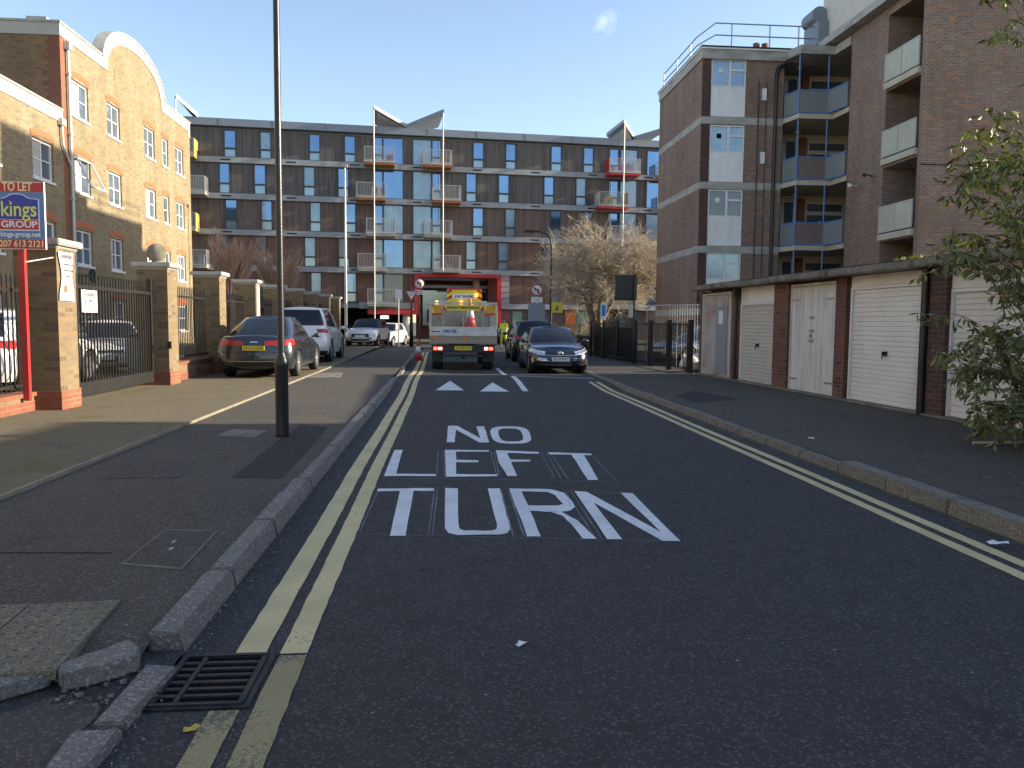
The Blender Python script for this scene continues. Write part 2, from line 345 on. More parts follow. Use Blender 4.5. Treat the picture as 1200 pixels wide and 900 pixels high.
M['flats'] = brick('brown_multi_brick', (.27, .165, .11), (.15, .10, .078), (.37, .335, .29), c3=(.38, .18, .09), tint=(.19, .12, .09), msize=.017)
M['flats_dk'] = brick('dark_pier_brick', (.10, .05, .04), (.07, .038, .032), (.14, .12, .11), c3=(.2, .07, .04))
M['garbrick'] = brick('garage_pier_brick', (.24, .09, .05), (.16, .06, .04), (.20, .17, .14), c3=(.07, .03, .025), tint=(.11, .055, .04))
M['conc'] = mat('concrete', (.40, .385, .345), .9, var=.2, vscale=2, bump=.3, bscale=25, stain=(1.2, .5, (.14, .13, .11), (1, 1, 3)))
M['conc_d'] = mat('mossy_concrete', (.20, .18, .15), .95, var=.35, vscale=4, bump=.8, bscale=18, stain=(3, .8, (.08, .08, .035), (1, 1, 1)))
M['render'] = mat('pale_render', (.58, .55, .48), .9, var=.1, vscale=3, bump=.4, bscale=12)
M['whiteband'] = mat('white_parapet', (.43, .41, .36), .85, var=.12, vscale=1.5, stain=(1.5, .35, (.35, .31, .24), (1, 1, .3)))
M['glass'] = mat('window_glass', (.10, .13, .16), .06, .0, var=.4, vscale=.6, spec=1.0)
M['glass_blue'] = mat('coated_blue_glass', (.19, .31, .50), .05, .82, var=.18, vscale=.4)
M['glass_pale'] = mat('pale_spandrel_glass', (.34, .44, .50), .12, .5, var=.15, vscale=.7)
M['curtain'] = mat('curtained_glass', (.36, .46, .52), .15, .35, var=.2, vscale=1.2, col2=(.22, .33, .44))
M['grey_clad'] = mat('grey_cladding', (.22, .25, .29), .5, .3, var=.08)
M['grey_band'] = mat('pale_grey_band', (.31, .32, .33), .7, var=.1, vscale=.8, stain=(1.4, .4, (.22, .22, .22), (1, 1, 2)))
M['galv'] = mat('galvanised_steel', (.36, .37, .37), .45, .7, var=.15, vscale=10)
M['galv_l'] = mat('pale_steel_rail', (.45, .44, .41), .5, .4, var=.15, vscale=10)
M['red'] = mat('red_paint', (.46, .03, .028), .45, var=.08)
M['soffit_o'] = mat('brown_orange_soffit', (.34, .12, .04), .6, var=.15)
M['orange'] = mat('orange_panel', (.70, .17, .03), .55, var=.08)
M['yellowp'] = mat('yellow_panel', (.45, .37, .09), .55, var=.08)
M['green_d'] = mat('green_panel', (.18, .33, .24), .5, var=.1)
M['blue_f'] = mat('blue_paint', (.10, .20, .46), .45, var=.1)
M['timber_top'] = planks('grey_timber', (.115, .098, .088), (.07, .06, .056), (.16, .15, .14))
M['timber_mid'] = planks('brown_timber', (.16, .10, .075), (.09, .06, .05), (.16, .135, .115), greyness=.8)
M['timber_low'] = planks('red_timber', (.20, .10, .068), (.10, .055, .042), (.16, .115, .09), greyness=.7)
M['frame_dk'] = mat('dark_window_frame', (.06, .065, .07), .5, .2)
M['bal_grey'] = mat('grey_translucent_panel', (.20, .22, .22), .3, var=.12, vscale=1)
M['bal_red'] = mat('dull_red_panel', (.20, .11, .10), .35, var=.15, vscale=2, col2=(.17, .17, .16))
M['bal_pale'] = mat('pale_translucent_panel', (.50, .49, .38), .3, var=.15, vscale=1)
M['door_blue'] = mat('blue_door', (.02, .05, .20), .4, var=.1)
M['fence_wood'] = mat('weathered_fence_wood', (.17, .14, .10), .85, var=.35, vscale=5)
M['s_yel'] = mat('sign_yellow', (.75, .60, .04), .5, var=.05)
M['cream_slab'] = mat('cream_painted_concrete', (.50, .45, .34), .85, var=.1, stain=(2, .3, (.3, .27, .2), (1, 1, 2)))
# ================================================================ GROUND
rnd = random.Random(7)
def hump(y): return .06 * max(0.0, min(1.0, (y - 17.4) / 2.0, (23.2 - y) / 1.6))
def SH(y):      # forecourt rise along the street
    return tab([(24, .118), (40, .22), (46, .22)], y)
def gline(X):   # garage fronts: x at a given y
    return 7.22 + (21.8 - X) * .046
def sheet(name, x0, x1, y0, y1, z, m, step=1.0, nx=1, **p):
    fx0 = x0 if callable(x0) else (lambda y, a=x0: a); fx1 = x1 if callable(x1) else (lambda y, a=x1: a); fz = z if callable(z) else (lambda y, a=z: a)
    n = max(1, int((y1 - y0) / step)); b = MB(); vs = []; fs = []
    for i in range(n + 1):
        y = lerp(y0, y1, i / n)
        for k in range(nx + 1): vs.append((lerp(fx0(y), fx1(y), k / nx), y, fz(y)))
    for i in range(n):
        for k in range(nx):
            a = i * (nx + 1) + k; fs.append((a, a + 1, a + nx + 2, a + nx + 1))
    b.add(vs, fs); return b.build(name, m, **p)
S = dict(kind='structure')
sheet('ground', -900, 900, -200, 1500, -.05, M['earth'], 1700, **S)
road = sheet('road', -1.16, lambda y: 4.0 + max(0, y - 16) * .02, -14, 46, hump, M['road'], .4, 6, **S)
sheet('cross_road', -70, 70, 46, 55.5, 0.0, M['road'], 3, **S)
sheet('pavement', -3.43, -1.31, 3.30, 46, lambda y: tab([(3.3, .008), (3.5, .05), (3.62, .07), (4.6, .085), (6, .09)], y), M['pave'], .12, **S)
sheet('forecourt', -14.7, -3.47, 3.62, 46, SH, M['fore'], 1.0, 4, **S)
sheet('side_crossing', -16, -1.165, -14, 3.6, .012, M['road'], 2, **S)
sheet('pavement', lambda y: 4.13 + max(0, y - 16) * .02, lambda y: gline(y) + .02, -14, 22.2, .09, M['pave'], .8, 3, **S)
sheet('pavement', lambda y: 4.13 + max(0, y - 16) * .02, 11.2, 22.2, 46, .09, M['pave'], .8, 3, **S)
sheet('yard', lambda y: gline(y) + .04, 60, -14, 22.2, .08, M['earth'], 4, **S)
sheet('yard', 11.22, 60, 22.2, 46, .08, M['earth'], 4, **S)
sheet('far_pavement', -70, 70, 55.5, 80, .10, M['pave'], 4, **S)
sheet('car_park', -60, -14.74, -14, 46, .10, M['pave'], 6, **S)
# lit pale edging strip between pavement and forecourt
b = MB(); y = 4.4
while y < 45:
    l = rnd.uniform(.85, .95); z = SH(y) + .006
    b.box(-3.47 + rnd.uniform(-.006, .006), -3.43, y, y + l - .012, z - .05, z + rnd.uniform(0, .004)); y += l
b.build('edging_strip', mat('edging_concrete', (.23, .20, .14), .9, var=.25, vscale=4), **S)
# transverse joint and patches in the pavement
b = MB(); b.quad((-3.42, 5.00, .0905), (-2.0, 4.90, .0905), (-2.0, 4.911, .0905), (-3.42, 5.011, .0905)); b.build('pavement_joint', M['dark'], **S)
def patch(name, pts, z, m, top=.004, **p):
    q = [(*G(x, y, z)[:2], z) for x, y in pts]; b = MB(); b.prism(q, (0, 0, top)); return b.build(name, m, **p)
# ---- kerbs
def stone(b, x0, x1, y0, y1, z1, z0=-.04, slope=.012, j=.006):
    r = lambda: rnd.uniform(-j, j)
    a, c, d = x0 + r(), x1 + r(), z1 + r()
    v = [(a, y0, z0), (c, y0, z0), (c + r(), y1, z0), (a, y1, z0), (a + slope, y0, d), (c - slope*.3, y0, d + r()*.5), (c, y1, d + r()*.5), (a + slope, y1, d)]
    b.add(v, [(0,3,2,1),(4,5,6,7),(0,1,5,4),(1,2,6,5),(2,3,7,6),(3,0,4,7)])
b = MB(); y = 3.60
while y < 45.5:
    l = rnd.choice((.62, .9, .95, 1.1, 1.25)) if y > 4 else .92
    z = tab([(3.6, .108), (5, .105), (20, .10), (21, .03), (24, .03), (25, .10)], y + l/2) + rnd.uniform(-.008, .006)
    x = -1.16 if y < 22 else -1.16 - (y - 22) * .009
    stone(b, x, x - (.175 if y < 7 else .155), y, y + l - .012, z, slope=-.03); y += l
rough_stone(b.build('kerb', M['granite'], bevel=.012, **S), .0035)
b = MB(); y = -14
while y < 45.5:
    l = rnd.uniform(.85, .95); x = 4.0 + max(0, y - 16) * .02
    z = .125 if y < 7.2 else .094
    stone(b, x, x + (.20 if y < 7.2 else .13), y, y + l - .01, z + rnd.uniform(-.006, .008), slope=.02); y += l
rough_stone(b.build('kerb', M['granite_y'], bevel=.012, **S), .0035)
# flush stones of the dropped crossing below the raised kerb
fl = MB()
for pts in ([(170,783),(209,784),(145,852),(108,853)], [(84,861),(144,857),(104,905),(44,915)], [(38,922),(102,910),(60,965),(-10,970)]):
    q = [(*G(x, y, .02)[:2], -.05) for x, y in pts]; fl.prism(q, (0, 0, .088))
rough_stone(fl.build('flush_kerb', M['granite'], bevel=.010, **S), .0035)
for k, (pts, lab) in enumerate((([(67,784),(110,768),(152,753),(164,762),(162,772),(118,786),(72,796)], 'granite kerb stone lying loose and tilted beside the end of the raised kerb'),
                   ([(-60,806),(0,788),(30,783),(58,780),(60,789),(30,798),(0,806),(-60,826)], 'worn curved kerb stone at the foot of the dimpled paving'))):
    q = [(*G(x, y, .075)[:2], .02) for x, y in pts]; bb = MB(); bb.prism(q, (0, 0, .075 if k == 0 else .055)); o = rough_stone(bb.build('kerb_stone', M['granite'], bevel=.008), .004)
    tag(o, lab, 'kerb stone')
# rubble round the broken corner
bb = MB()
for k in range(60):
    p = G(rnd.uniform(60, 185), rnd.uniform(778, 830), .02); s = rnd.uniform(.004, .016)
    bb.obox((p.x, p.y, .018), (s*1.4, s*rnd.uniform(-.5,.5), 0), (-s*rnd.uniform(0,.5), s, 0), (0, 0, s*.8))
bb.build('rubble', M['granite'], kind='stuff')
# ---- tactile paving : slabs with rows of small domes
b = MB(); dom = MB()
o0 = G(142, 702, .09); e1 = G(78, 773, .09) - o0; e2 = (G(0, 695, .09) - o0); e2 = e2 / e2.length; e1n = e1 / e1.length; sl = .42
e2n = (e2 - e1n * e2.dot(e1n)).normalized()
for i in range(2):
    for j in range(4):
        a = o0 + e1n * (sl * i + .004) + e2n * (sl * j + .004); b.obox((a.x, a.y, .05), e1n * (sl - .008), e2n * (sl - .008), (0, 0, .038 + .003 * ((i + j) % 2)))
        for u in range(6):
            for v in range(6):
                c = a + e1n * (sl / 6 * (u + .5)) + e2n * (sl / 6 * (v + .5)); zz = .0885 + .003 * ((i + j) % 2)
                dom.lathe([(.013, -.001), (.010, .0035), (.004, .0045)], 8, (c.x, c.y, zz))
tp = b.build('tactile_paving', M['tactile'], **S); dom.build('paving_dome', M['tactile'], tp)
# ---- repairs and dirt
M['repair'] = asphalt('fresh_repair_asphalt', (.030, .029, .029), (.09, .088, .085), (.040, .038, .037), wear=.5)
M['repair_l'] = asphalt('old_repair_asphalt', (.075, .066, .056), (.18, .16, .14), (.10, .088, .07), wear=.8)
def slabpatch(pts, z, m, nm='pavement_patch'):
    q = [G(x, y, z) for x, y in pts]; bb = MB(); n = len(q); ring = []
    for i in range(n):
        for k in range(6): p = q[i].lerp(q[(i+1) % n], k/6); ring.append((p.x + rnd.uniform(-.012, .012), p.y + rnd.uniform(-.02, .02), z))
    a_ = sum(ring[i][0]*ring[(i+1) % len(ring)][1] - ring[(i+1) % len(ring)][0]*ring[i][1] for i in range(len(ring)))
    bb.add(ring if a_ > 0 else ring[::-1], [tuple(range(len(ring)))]); bb.build(nm, m, **S)
slabpatch([(790,463),(812,458),(868,468),(815,472)], .0935, M['repair'])
slabpatch([(330,560),(385,500),(352,497),(270,560)], .0935, M['repair']); slabpatch([(120,560),(210,560),(230,540),(150,538)], .0935, M['repair_l'])
slabpatch([(0,720),(110,690),(220,700),(172,757),(140,760),(130,712)], .0, M['repair']) if False else None
slabpatch([(-60,860),(60,815),(120,828),(40,920),(-60,960)], .0155, M['repair_l'])
M['moss'] = mat('moss_and_silt', (.055, .05, .025), .95, var=.4, vscale=6, col2=(.11, .095, .06), bump=1, bscale=40)
def verge(xf, w0, y0, y1, z, seed):
    r_ = random.Random(seed); bb = MB(); vs = []; fs = []; n = int((y1-y0)/.07)
    for i in range(n+1):
        y = lerp(y0, y1, i/n); x = xf(y); ww = w0*(.35 + 1.1*abs(noise.noise(Vector((y*1.7, seed, 0))))) + r_.uniform(0, .02); vs += [(x, y, z), (x - ww, y, z - .002)]
        if i < n: fs.append((2*i+1, 2*i, 2*i+2, 2*i+3))
    bb.add(vs, fs); bb.build('moss_strip', M['moss'], **S)
verge(lambda y: gline(y) - .12, .32, 4, 21.6, .096, 2); verge(lambda y: -5.7, -.0, 0, 0.1, 0, 1) if False else None
verge(lambda y: 4.0 + max(0, y-16)*.02, .10, 4, 30, .004, 5)
bb = MB(); r_ = random.Random(8)
for k in range(620):       # grit in the gutters and across the pavements
    c_ = r_.random()
    if c_ < .45: x, y, z = -1.155 + abs(r_.gauss(0, .05)), r_.uniform(1.6, 14), .004
    elif c_ < .65: x, y, z = 3.99 - abs(r_.gauss(0, .05)), r_.uniform(3, 14), .004
    elif c_ < .85: x, y, z = r_.uniform(-3.3, -1.4), r_.uniform(3.7, 12), .092
    else: x, y, z = r_.uniform(4.3, 7.2), r_.uniform(4.5, 14), .092
    s = r_.uniform(.003, .010); a_ = r_.uniform(0, 6.3); u_ = Vector((math.cos(a_), math.sin(a_), 0)) * s; v_ = Vector((-math.sin(a_), math.cos(a_), 0)) * s * r_.uniform(.5, 1)
    bb.obox((x, y, z), u_, v_, (0, 0, s*.5))
bb.build('grit', mat('grit_stone', (.16, .15, .13), .9, var=.6, vscale=20, col2=(.42, .40, .35)), kind='stuff')
# ---- access covers
def cover(pts, z, label, m):
    q = [G(x, y, z) for x, y in pts]; c = sum(q, Vector()) / 4; root = thing('access_cover', label, 'manhole cover', (c.x, c.y, z))
    b = MB(); b.prism([tuple(p) for p in q], (0, 0, .006)); b.build('frame', M['conc_d'], root, True)
    q2 = [c + (p - c) * .93 for p in q]; b = MB(); b.prism([(p.x, p.y, z + .004) for p in q2], (0, 0, .005)); b.build('lid', m, root, True)
    b = MB(); d = (q[1] - q[0]).normalized(); e = Vector((-d.y, d.x, 0))
    for s_ in (-.08, .08):
        p = c + e * s_ * .2 + d * s_; b.obox((p.x, p.y, z + .008), d * .05, e * .02, (0, 0, .003))
    b.build('badge', M['conc'], root, True)
cover([(142,662),(193,621),(255,623),(213,668)], .086, 'square grey inspection cover in the pavement above the dimpled slabs', M['repair_l'])
cover([(255,511),(272,503),(312,505),(300,513)], .090, 'small pale inspection cover beside the foot of the lamp post', M['conc_d'])
cover([(357,437),(402,437),(398,443),(345,443)], .090, 'long pale service cover in the pavement beside the parked cars', M['conc_d'])
# ---- drain
g0, g1, g2, g3 = (G(*p, .0) for p in ((178,833),(224,771),(316,767),(284,828)))
gr = thing('drain_grate', 'cast iron road gully grate against the kerb with two columns of slots', 'drain', ((g0.x+g2.x)/2, (g0.y+g2.y)/2, 0))
gx0, gx1, gy0, gy1 = -1.145, -.78, 3.06, 3.54
b = MB(); b.box(gx0, gx1, gy0, gy1, -.045, .003); b.build('pit', M['dark'], gr, True)
b = MB(); T_ = .024
b.box(gx0, gx1, gy0, gy0 + T_, .004, .016); b.box(gx0, gx1, gy1 - T_, gy1, .004, .016); b.box(gx0, gx0 + T_, gy0 + T_, gy1 - T_, .004, .016); b.box(gx1 - T_, gx1, gy0 + T_, gy1 - T_, .004, .016)
b.box(gx0-.018, gx1+.03, gy0-.02, gy0, .001, .010); b.box(gx0-.018, gx1+.03, gy1, gy1+.02, .001, .010); b.box(gx1, gx1+.03, gy0, gy1, .001, .010)
b.build('frame', M['iron'], gr, True, bevel=.003)
b = MB(); xm = gx0 + .10
for k in range(8):
    yy = gy0 + T_ + (gy1 - gy0 - 2*T_) * (k / 7) - .013
    if 0 < k < 7: b.box(gx0 + T_, xm - .012, yy, yy + .028, .003, .013); b.box(xm + .012, gx1 - T_, yy, yy + .028, .003, .013)
b.box(xm - .012, xm + .012, gy0 + T_, gy1 - T_, .003, .0145); b.build('slotted_grid', M['iron'], gr, True, bevel=.003)
# ---- painted markings (real paint films on the road)
def strip(b, x0, x1, y0, y1, z, step=.12, j=.0035):
    n = int((y1 - y0) / step); vs = []; fs = []; xa = x0 if callable(x0) else (lambda y: x0); xb = x1 if callable(x1) else (lambda y: x1)
    for i in range(n + 1):
        y = lerp(y0, y1, i / n); zz = z + hump(y); vs += [(xa(y) + rnd.uniform(-j, j), y, zz), (xb(y) + rnd.uniform(-j, j), y, zz)]
        if i < n: fs.append((2*i, 2*i+1, 2*i+3, 2*i+2))
    b.add(vs, fs)
wob = lambda y: .004 * math.sin(y * 1.3) + .008 * math.sin(y * .47 + 1) - max(0, y - 24) * .009
b = MB(); strip(b, lambda y: -.935 + wob(y), lambda y: -.80 + wob(y), 3.57, 40, .004); strip(b, lambda y: -.735 + wob(y), lambda y: -.615 + wob(y), 3.55, 40, .004)
b.build('yellow_line', M['yellow'], road)
b = MB(); strip(b, lambda y: -.90 + wob(y), lambda y: -.785 + wob(y), .5, 3.03, .004); strip(b, lambda y: -.735 + wob(y), lambda y: -.61 + wob(y), .5, 3.53, .004)
b.build('worn_yellow_line', M['yellow_old'], road)
xr = lambda y: 3.60 + (y - 4.5) * .007 + .006 * math.sin(y)
b = MB(); strip(b, lambda y: xr(y) + .01, lambda y: xr(y) + .11, -8, 19.3, .004); strip(b, lambda y: xr(y) - .17, lambda y: xr(y) - .07, -8, 19.3, .004)
b.build('yellow_line', M['yellow'], road)
def glyph(b, pts, zoff=.0045, s=2.857, ox=400, oy=480):
    q = []
    n = len(pts)
    for i, (x, y) in enumerate(pts):     # subdivide so edges can be slightly uneven
        x2, y2 = pts[(i + 1) % n]
        for k in range(3):
            t = k / 3; p = G(ox + lerp(x, x2, t) / s, oy + lerp(y, y2, t) / s, 0); j = .004 if k else 0
            q.append((p.x + rnd.uniform(-j, j), p.y + rnd.uniform(-j*2, j*2), zoff))
    a = sum(q[i][0]*q[(i+1) % len(q)][1] - q[(i+1) % len(q)][0]*q[i][1] for i in range(len(q)))
    b.add(q if a > 0 else q[::-1], [tuple(range(len(q)))])
letters = {
 'NO': [[(358,55),(388,55),(466,97),(452,57),(478,57),(495,111),(462,111),(383,68),(380,110),(352,110)], None],
 'LEFT': [[(178,136),(206,136),(184,216),(315,217),(316,224),(143,224)],
  [(347,136),(495,137),(494,142),(383,142),(384,169),(460,171),(459,178),(384,177),(384,217),(522,218),(522,224),(350,226)],
  [(517,137),(662,143),(660,149),(555,146),(565,168),(632,169),(632,175),(568,176),(588,224),(556,224),(527,178)],
  [(690,144),(836,148),(840,154),(812,154),(860,236),(826,237),(770,152),(698,151)]],
 'TURN': [[(122,266),(312,264),(308,274),(242,273),(215,425),(163,425),(196,274),(120,275)],
  [(348,264),(390,265),(393,392),(400,403),(415,407),(500,407),(518,402),(521,385),(490,265),(530,265),(548,330),(565,400),(558,414),(530,420),(390,422),(358,415),(347,400)],
  [(562,265),(700,268),(745,280),(775,312),(782,328),(765,340),(738,344),(790,372),(855,434),(808,434),(770,385),(740,356),(700,344),(632,340),(668,427),(622,427)],
  [(780,274),(822,277),(1070,412),(935,280),(975,281),(1135,443),(1075,441),(845,313),(940,436),(890,436)]]}
for wd, gl in letters.items():
    b = MB()
    for g_ in gl:
        if g_ is None:
            n = 28; o_ = []; i_ = []
            def ro(cx, cy, hw, hh, sk, t): 
                c, s_ = math.cos(t), math.sin(t); e = .62
                x = hw * math.copysign(abs(c)**e, c); y = hh * math.copysign(abs(s_)**e, s_); return (cx + x + sk * y, cy + y)
            for k in range(n):
                t = 2*PI*k/n; o_.append(ro(567, 86, 66, 29, .30, t)); i_.append(ro(567, 86, 40, 22, .30, t))
            P_ = [(*G(400 + x/2.857, 480 + y/2.857)[:2], .0045) for x, y in o_ + i_]
            b.add(P_, [(k, k+n, (k+1) % n + n, (k+1) % n) for k in range(n)])
        elif wd == 'TURN' and len(g_) == 16:   # R with its counter, seam-joined
            hole = [(603,275),(690,277),(715,287),(742,316),(728,323),(625,322)]
            out_ = g_[:1] + hole + [hole[0]] + g_[:1][:0]
            ring = [g_[0]] + g_[1:] + [g_[0]] + [hole[0]] + hole[:0:-1] + [hole[0]]
            q = [(*G(400 + x/2.857, 480 + y/2.857)[:2], .0045) for x, y in ring[:-1]]
            top_a = g_[1:14] ; # quads: stem, bowl
            A = lambda L_: glyph(b, L_)
            A([g_[0], hole[0], hole[5], (632,340), g_[14], g_[15]])
            A([g_[0], g_[1], g_[2], hole[2], hole[1], hole[0]]); A([g_[2], g_[3], g_[4], hole[3], hole[2]])
            A([g_[4], g_[5], g_[6], (700,344), (632,340), hole[5], hole[4], hole[3]]); A([g_[6], g_[7], g_[8], g_[9], g_[10], g_[11], (700,344)])
        else: glyph(b, g_)
    o = b.build('painted_word', M['white'], road); o['label'] = 'white painted word %s on the dark road' % wd
b = MB()
def scr(x0, y0, x1, y1, w_=.012):
    p = G(400 + x0/2.857, 480 + y0/2.857); q = G(400 + x1/2.857, 480 + y1/2.857); d = (q - p).normalized(); n = Vector((-d.y, d.x, 0)) * w_ / 2
    b.add([(*(p - n)[:2], .0025), (*(q - n)[:2], .0025), (*(q + n)[:2], .0025), (*(p + n)[:2], .0025)], [(0,1,2,3)])
for l_ in ((60,418,1130,440),(120,278,62,410),(312,268,292,420),(322,268,305,420),(535,268,575,424),(560,272,612,424),(750,276,850,430),(770,276,872,432),(1135,440,975,283),
           (640,272,980,281),(325,137,318,222),(345,137,345,222),(500,140,520,220),(512,140,528,220),(668,143,715,230),(688,146,735,232),(700,146,760,234),(836,150,918,236),(140,229,930,240),(130,270,345,264),(348,112,640,117)): scr(*l_)
b.build('setting_out_line', M['chalk'], road)
# speed-hump triangles, lane dashes
def tri(px):
    q = [G(x, y, .03) for x, y in px]; return [(p.x, p.y, hump(p.y) + .005) for p in q]
for px in ([(510.5,456),(543.5,456.2),(527.5,448)], [(562,457.3),(597,457.6),(577,449.4)]):
    q = tri(px); n = 8; vs = []; fs = []
    for i in range(n + 1):
        t = i / n; l = [lerp(q[0][k], q[2][k], t) for k in range(2)]; r_ = [lerp(q[1][k], q[2][k], t) for k in range(2)]
        vs += [(*l, hump(l[1]) + .0055), (*r_, hump(r_[1]) + .0055)]
        if i < n: fs.append((2*i, 2*i+1, 2*i+3, 2*i+2))
    b = MB(); b.add(vs, fs); b.build('hump_arrow', M['white'], road)
def bar(p, q, w_, m=M['white'], name='lane_dash'):
    p, q = Vector(p), Vector(q); n = max(2, int((q - p).length / .4)); d = (q - p).normalized(); s_ = Vector((-d.y, d.x)) * w_ / 2; vs = []; fs = []
    for i in range(n + 1):
        c = p.lerp(q, i / n); vs += [(c.x - s_.x, c.y - s_.y, hump(c.y) + .0055), (c.x + s_.x, c.y + s_.y, hump(c.y) + .0055)]
        if i < n: fs.append((2*i, 2*i+2, 2*i+3, 2*i+1))
    b = MB(); b.add(vs, fs); b.build(name, m, road)
bar(G(616,458.7)[:2], G(601,443.5)[:2], .13); bar(G(592,440.5)[:2], G(582,431.5)[:2], .12); bar(G(576,426)[:2], G(570,421)[:2], .12)
bar((1.95, 21.3), (3.9, 20.4), .10, name='bay_line')
# give-way dashes at the junction mouth
for k in range(4): bar((1.7 + .55*k, 45.2), (2.05 + .55*k, 45.2), .2, name='give_way_dash')
# ---- litter
def scrap(name, p, s, lab, m=M['white_pvc'], seed=0, z=.006):
    r_ = random.Random(seed); b = MB(); n = 9; vs = [(0, 0, .012)]
    for k in range(n): a = 2*PI*k/n; d = s * r_.uniform(.55, 1.1); vs.append((d*math.cos(a)*1.4, d*math.sin(a), r_.uniform(0, .018)))
    b.add(vs, [(0, 1+k, 1+(k+1) % n) for k in range(n)]); o = b.build(name, m); o.location = (p.x, p.y, p.z + z); tag(o, lab, 'litter')
scrap('paper_scrap', G(612, 757), .026, 'small crumpled white scrap lying on the open road in the foreground', seed=1)
scrap('paper_scrap', G(1168, 638, .02), .055, 'larger crumpled white wrapper in the gutter by the right kerb', seed=2)
scrap('paper_scrap', G(950, 524, .095), .04, 'torn white scrap on the right pavement before the roller doors', seed=3, z=.1)
scrap('fallen_leaf', G(225, 858, 0), .022, 'yellow leaf on the worn yellow line below the drain', mat('yellow_leaf', (.45, .36, .05), .6), 5)
bb = MB()
for k in range(520):      # leaf litter and grit under the shrub
    p = G(rnd.uniform(960, 1200), rnd.uniform(490, 590), .1)
    if p.x < 5 or p.x > gline(p.y) - .05: continue
    s = rnd.uniform(.008, .035); a = rnd.uniform(0, 6.3)
    if rnd.random() < (7.6 - p.x) * .22: continue
    bb.add([(p.x + s*math.cos(a), p.y + s*math.sin(a), .095), (p.x - s*.4*math.sin(a), p.y + s*.4*math.cos(a), .105), (p.x - s*math.cos(a), p.y - s*math.sin(a), .096), (p.x + s*.4*math.sin(a), p.y - s*.4*math.cos(a), .10)], [(0,1,2,3)])
bb.build('leaf_litter', mat('dead_leaf', (.14, .09, .04), .8, var=.5, vscale=4, col2=(.30, .26, .17)), kind='stuff')
# ================================================================ BUILDINGS
def wall_holes(b, o, u, W, H, holes, n, depth=.14, mi=0, v=(0,0,1)):
    """wall rectangle at o along u (width W) and v (height H) with rectangular openings and their reveals; n is the outward normal"""
    o, u, n, v = Vector(o), Vector(u).normalized(), Vector(n).normalized(), Vector(v)
    us = sorted(set([0, W] + [h[0] for h in holes] + [h[1] for h in holes])); vv = sorted(set([0, H] + [h[2] for h in holes] + [h[3] for h in holes]))
    flip = u.cross(v).dot(n) < 0
    def q(a, c, d, e):
        b.add([a, c, d, e] if not flip else [e, d, c, a], [(0,1,2,3)], mi)
    for i in range(len(us)-1):
        for k in range(len(vv)-1):
            cu, cv = (us[i]+us[i+1])/2, (vv[k]+vv[k+1])/2
            if any(h[0] < cu < h[1] and h[2] < cv < h[3] for h in holes): continue
            q(o+u*us[i]+v*vv[k], o+u*us[i+1]+v*vv[k], o+u*us[i+1]+v*vv[k+1], o+u*us[i]+v*vv[k+1])
    for a, c, d, e in holes:
        p = [o+u*a+v*d, o+u*c+v*d, o+u*c+v*e, o+u*a+v*e]; r_ = [x - n*depth for x in p]
        for i in range(4):
            j = (i+1) % 4; q(p[j], p[i], r_[i], r_[j])
def window(parent, o, u, n, W, H, nx, ny, fm, gm, fw=.06, sill=True, name='window', bar=.03, arched=False, paneoff=.03, depth=.14, heights=None, pane_mats=None, curtain=None):
    """window of W x H with its lower left corner at o (on the wall face), set back by depth"""
    o, u, n = Vector(o), Vector(u).normalized(), Vector(n).normalized(); v = Vector((0,0,1)); c = o - n*depth
    b = MB()
    def bx(b_, a0, a1, v0, v1, d0, d1): b_.obox(c + u*a0 + v*v0 + n*d0, u*(a1-a0), v*(v1-v0), n*(d1-d0))
    bx(b, 0, W, 0, fw, .0, .06); bx(b, 0, W, H-fw*(1.6 if arched else 1), H, .0, .06); bx(b, 0, fw, fw, H-fw, 0, .06); bx(b, W-fw, W, fw, H-fw, 0, .06)
    for i in range(1, nx):
        x = W*i/nx; bx(b, x-bar*1.2, x+bar*1.2, fw, H-fw, .002, .055)
    hs = heights or [k/ny for k in range(1, ny)]
    for h in hs: bx(b, fw, W-fw, H*h-bar*.7, H*h+bar*.7, .004, .05)
    if sill: bx(b, -.06, W+.06, -.09, 0, -.0, depth+.05)
    f = b.build(name, fm, parent, True)
    if arched:
        pass
    p = MB(); bx(p, fw*.5, W-fw*.5, fw*.5, H-fw*.5, -.03, .008 if not paneoff else .008); p.build('pane', gm, f, True)
    if curtain:
        k = MB(); bx(k, fw+.02, fw+.02+W*curtain, fw+.02, H-fw-.02, .010, .014); k.build('curtain', M['net'], f, True)
    return f
M['net'] = mat('net_curtain', (.42, .42, .40), .8, var=.3, vscale=9)
M['downpipe'] = mat('white_downpipe', (.55, .54, .50), .5, var=.1)
M['arch'] = mat('red_arch_brick', (.42, .13, .055), .85, var=.25, vscale=9)
def arch_ring(b, c, u, n, W, rise, th):
    """segmental brick arch over an opening of width W; c = middle of its springing line"""
    c, u, n = Vector(c), Vector(u).normalized(), Vector(n).normalized(); v = Vector((0,0,1))
    Rr = (W*W/4 + rise*rise) / (2*rise); a0 = math.asin(W/2/Rr); cc = c + v*(rise-Rr); N_ = 9
    lo, hi = [], []
    for k in range(N_+1):
        a = -a0 + 2*a0*k/N_; d = u*math.sin(a) + v*math.cos(a); lo.append(cc + d*Rr); hi.append(cc + d*(Rr+th))
    b.prism(lo + hi[::-1], n*.02)
    return lo
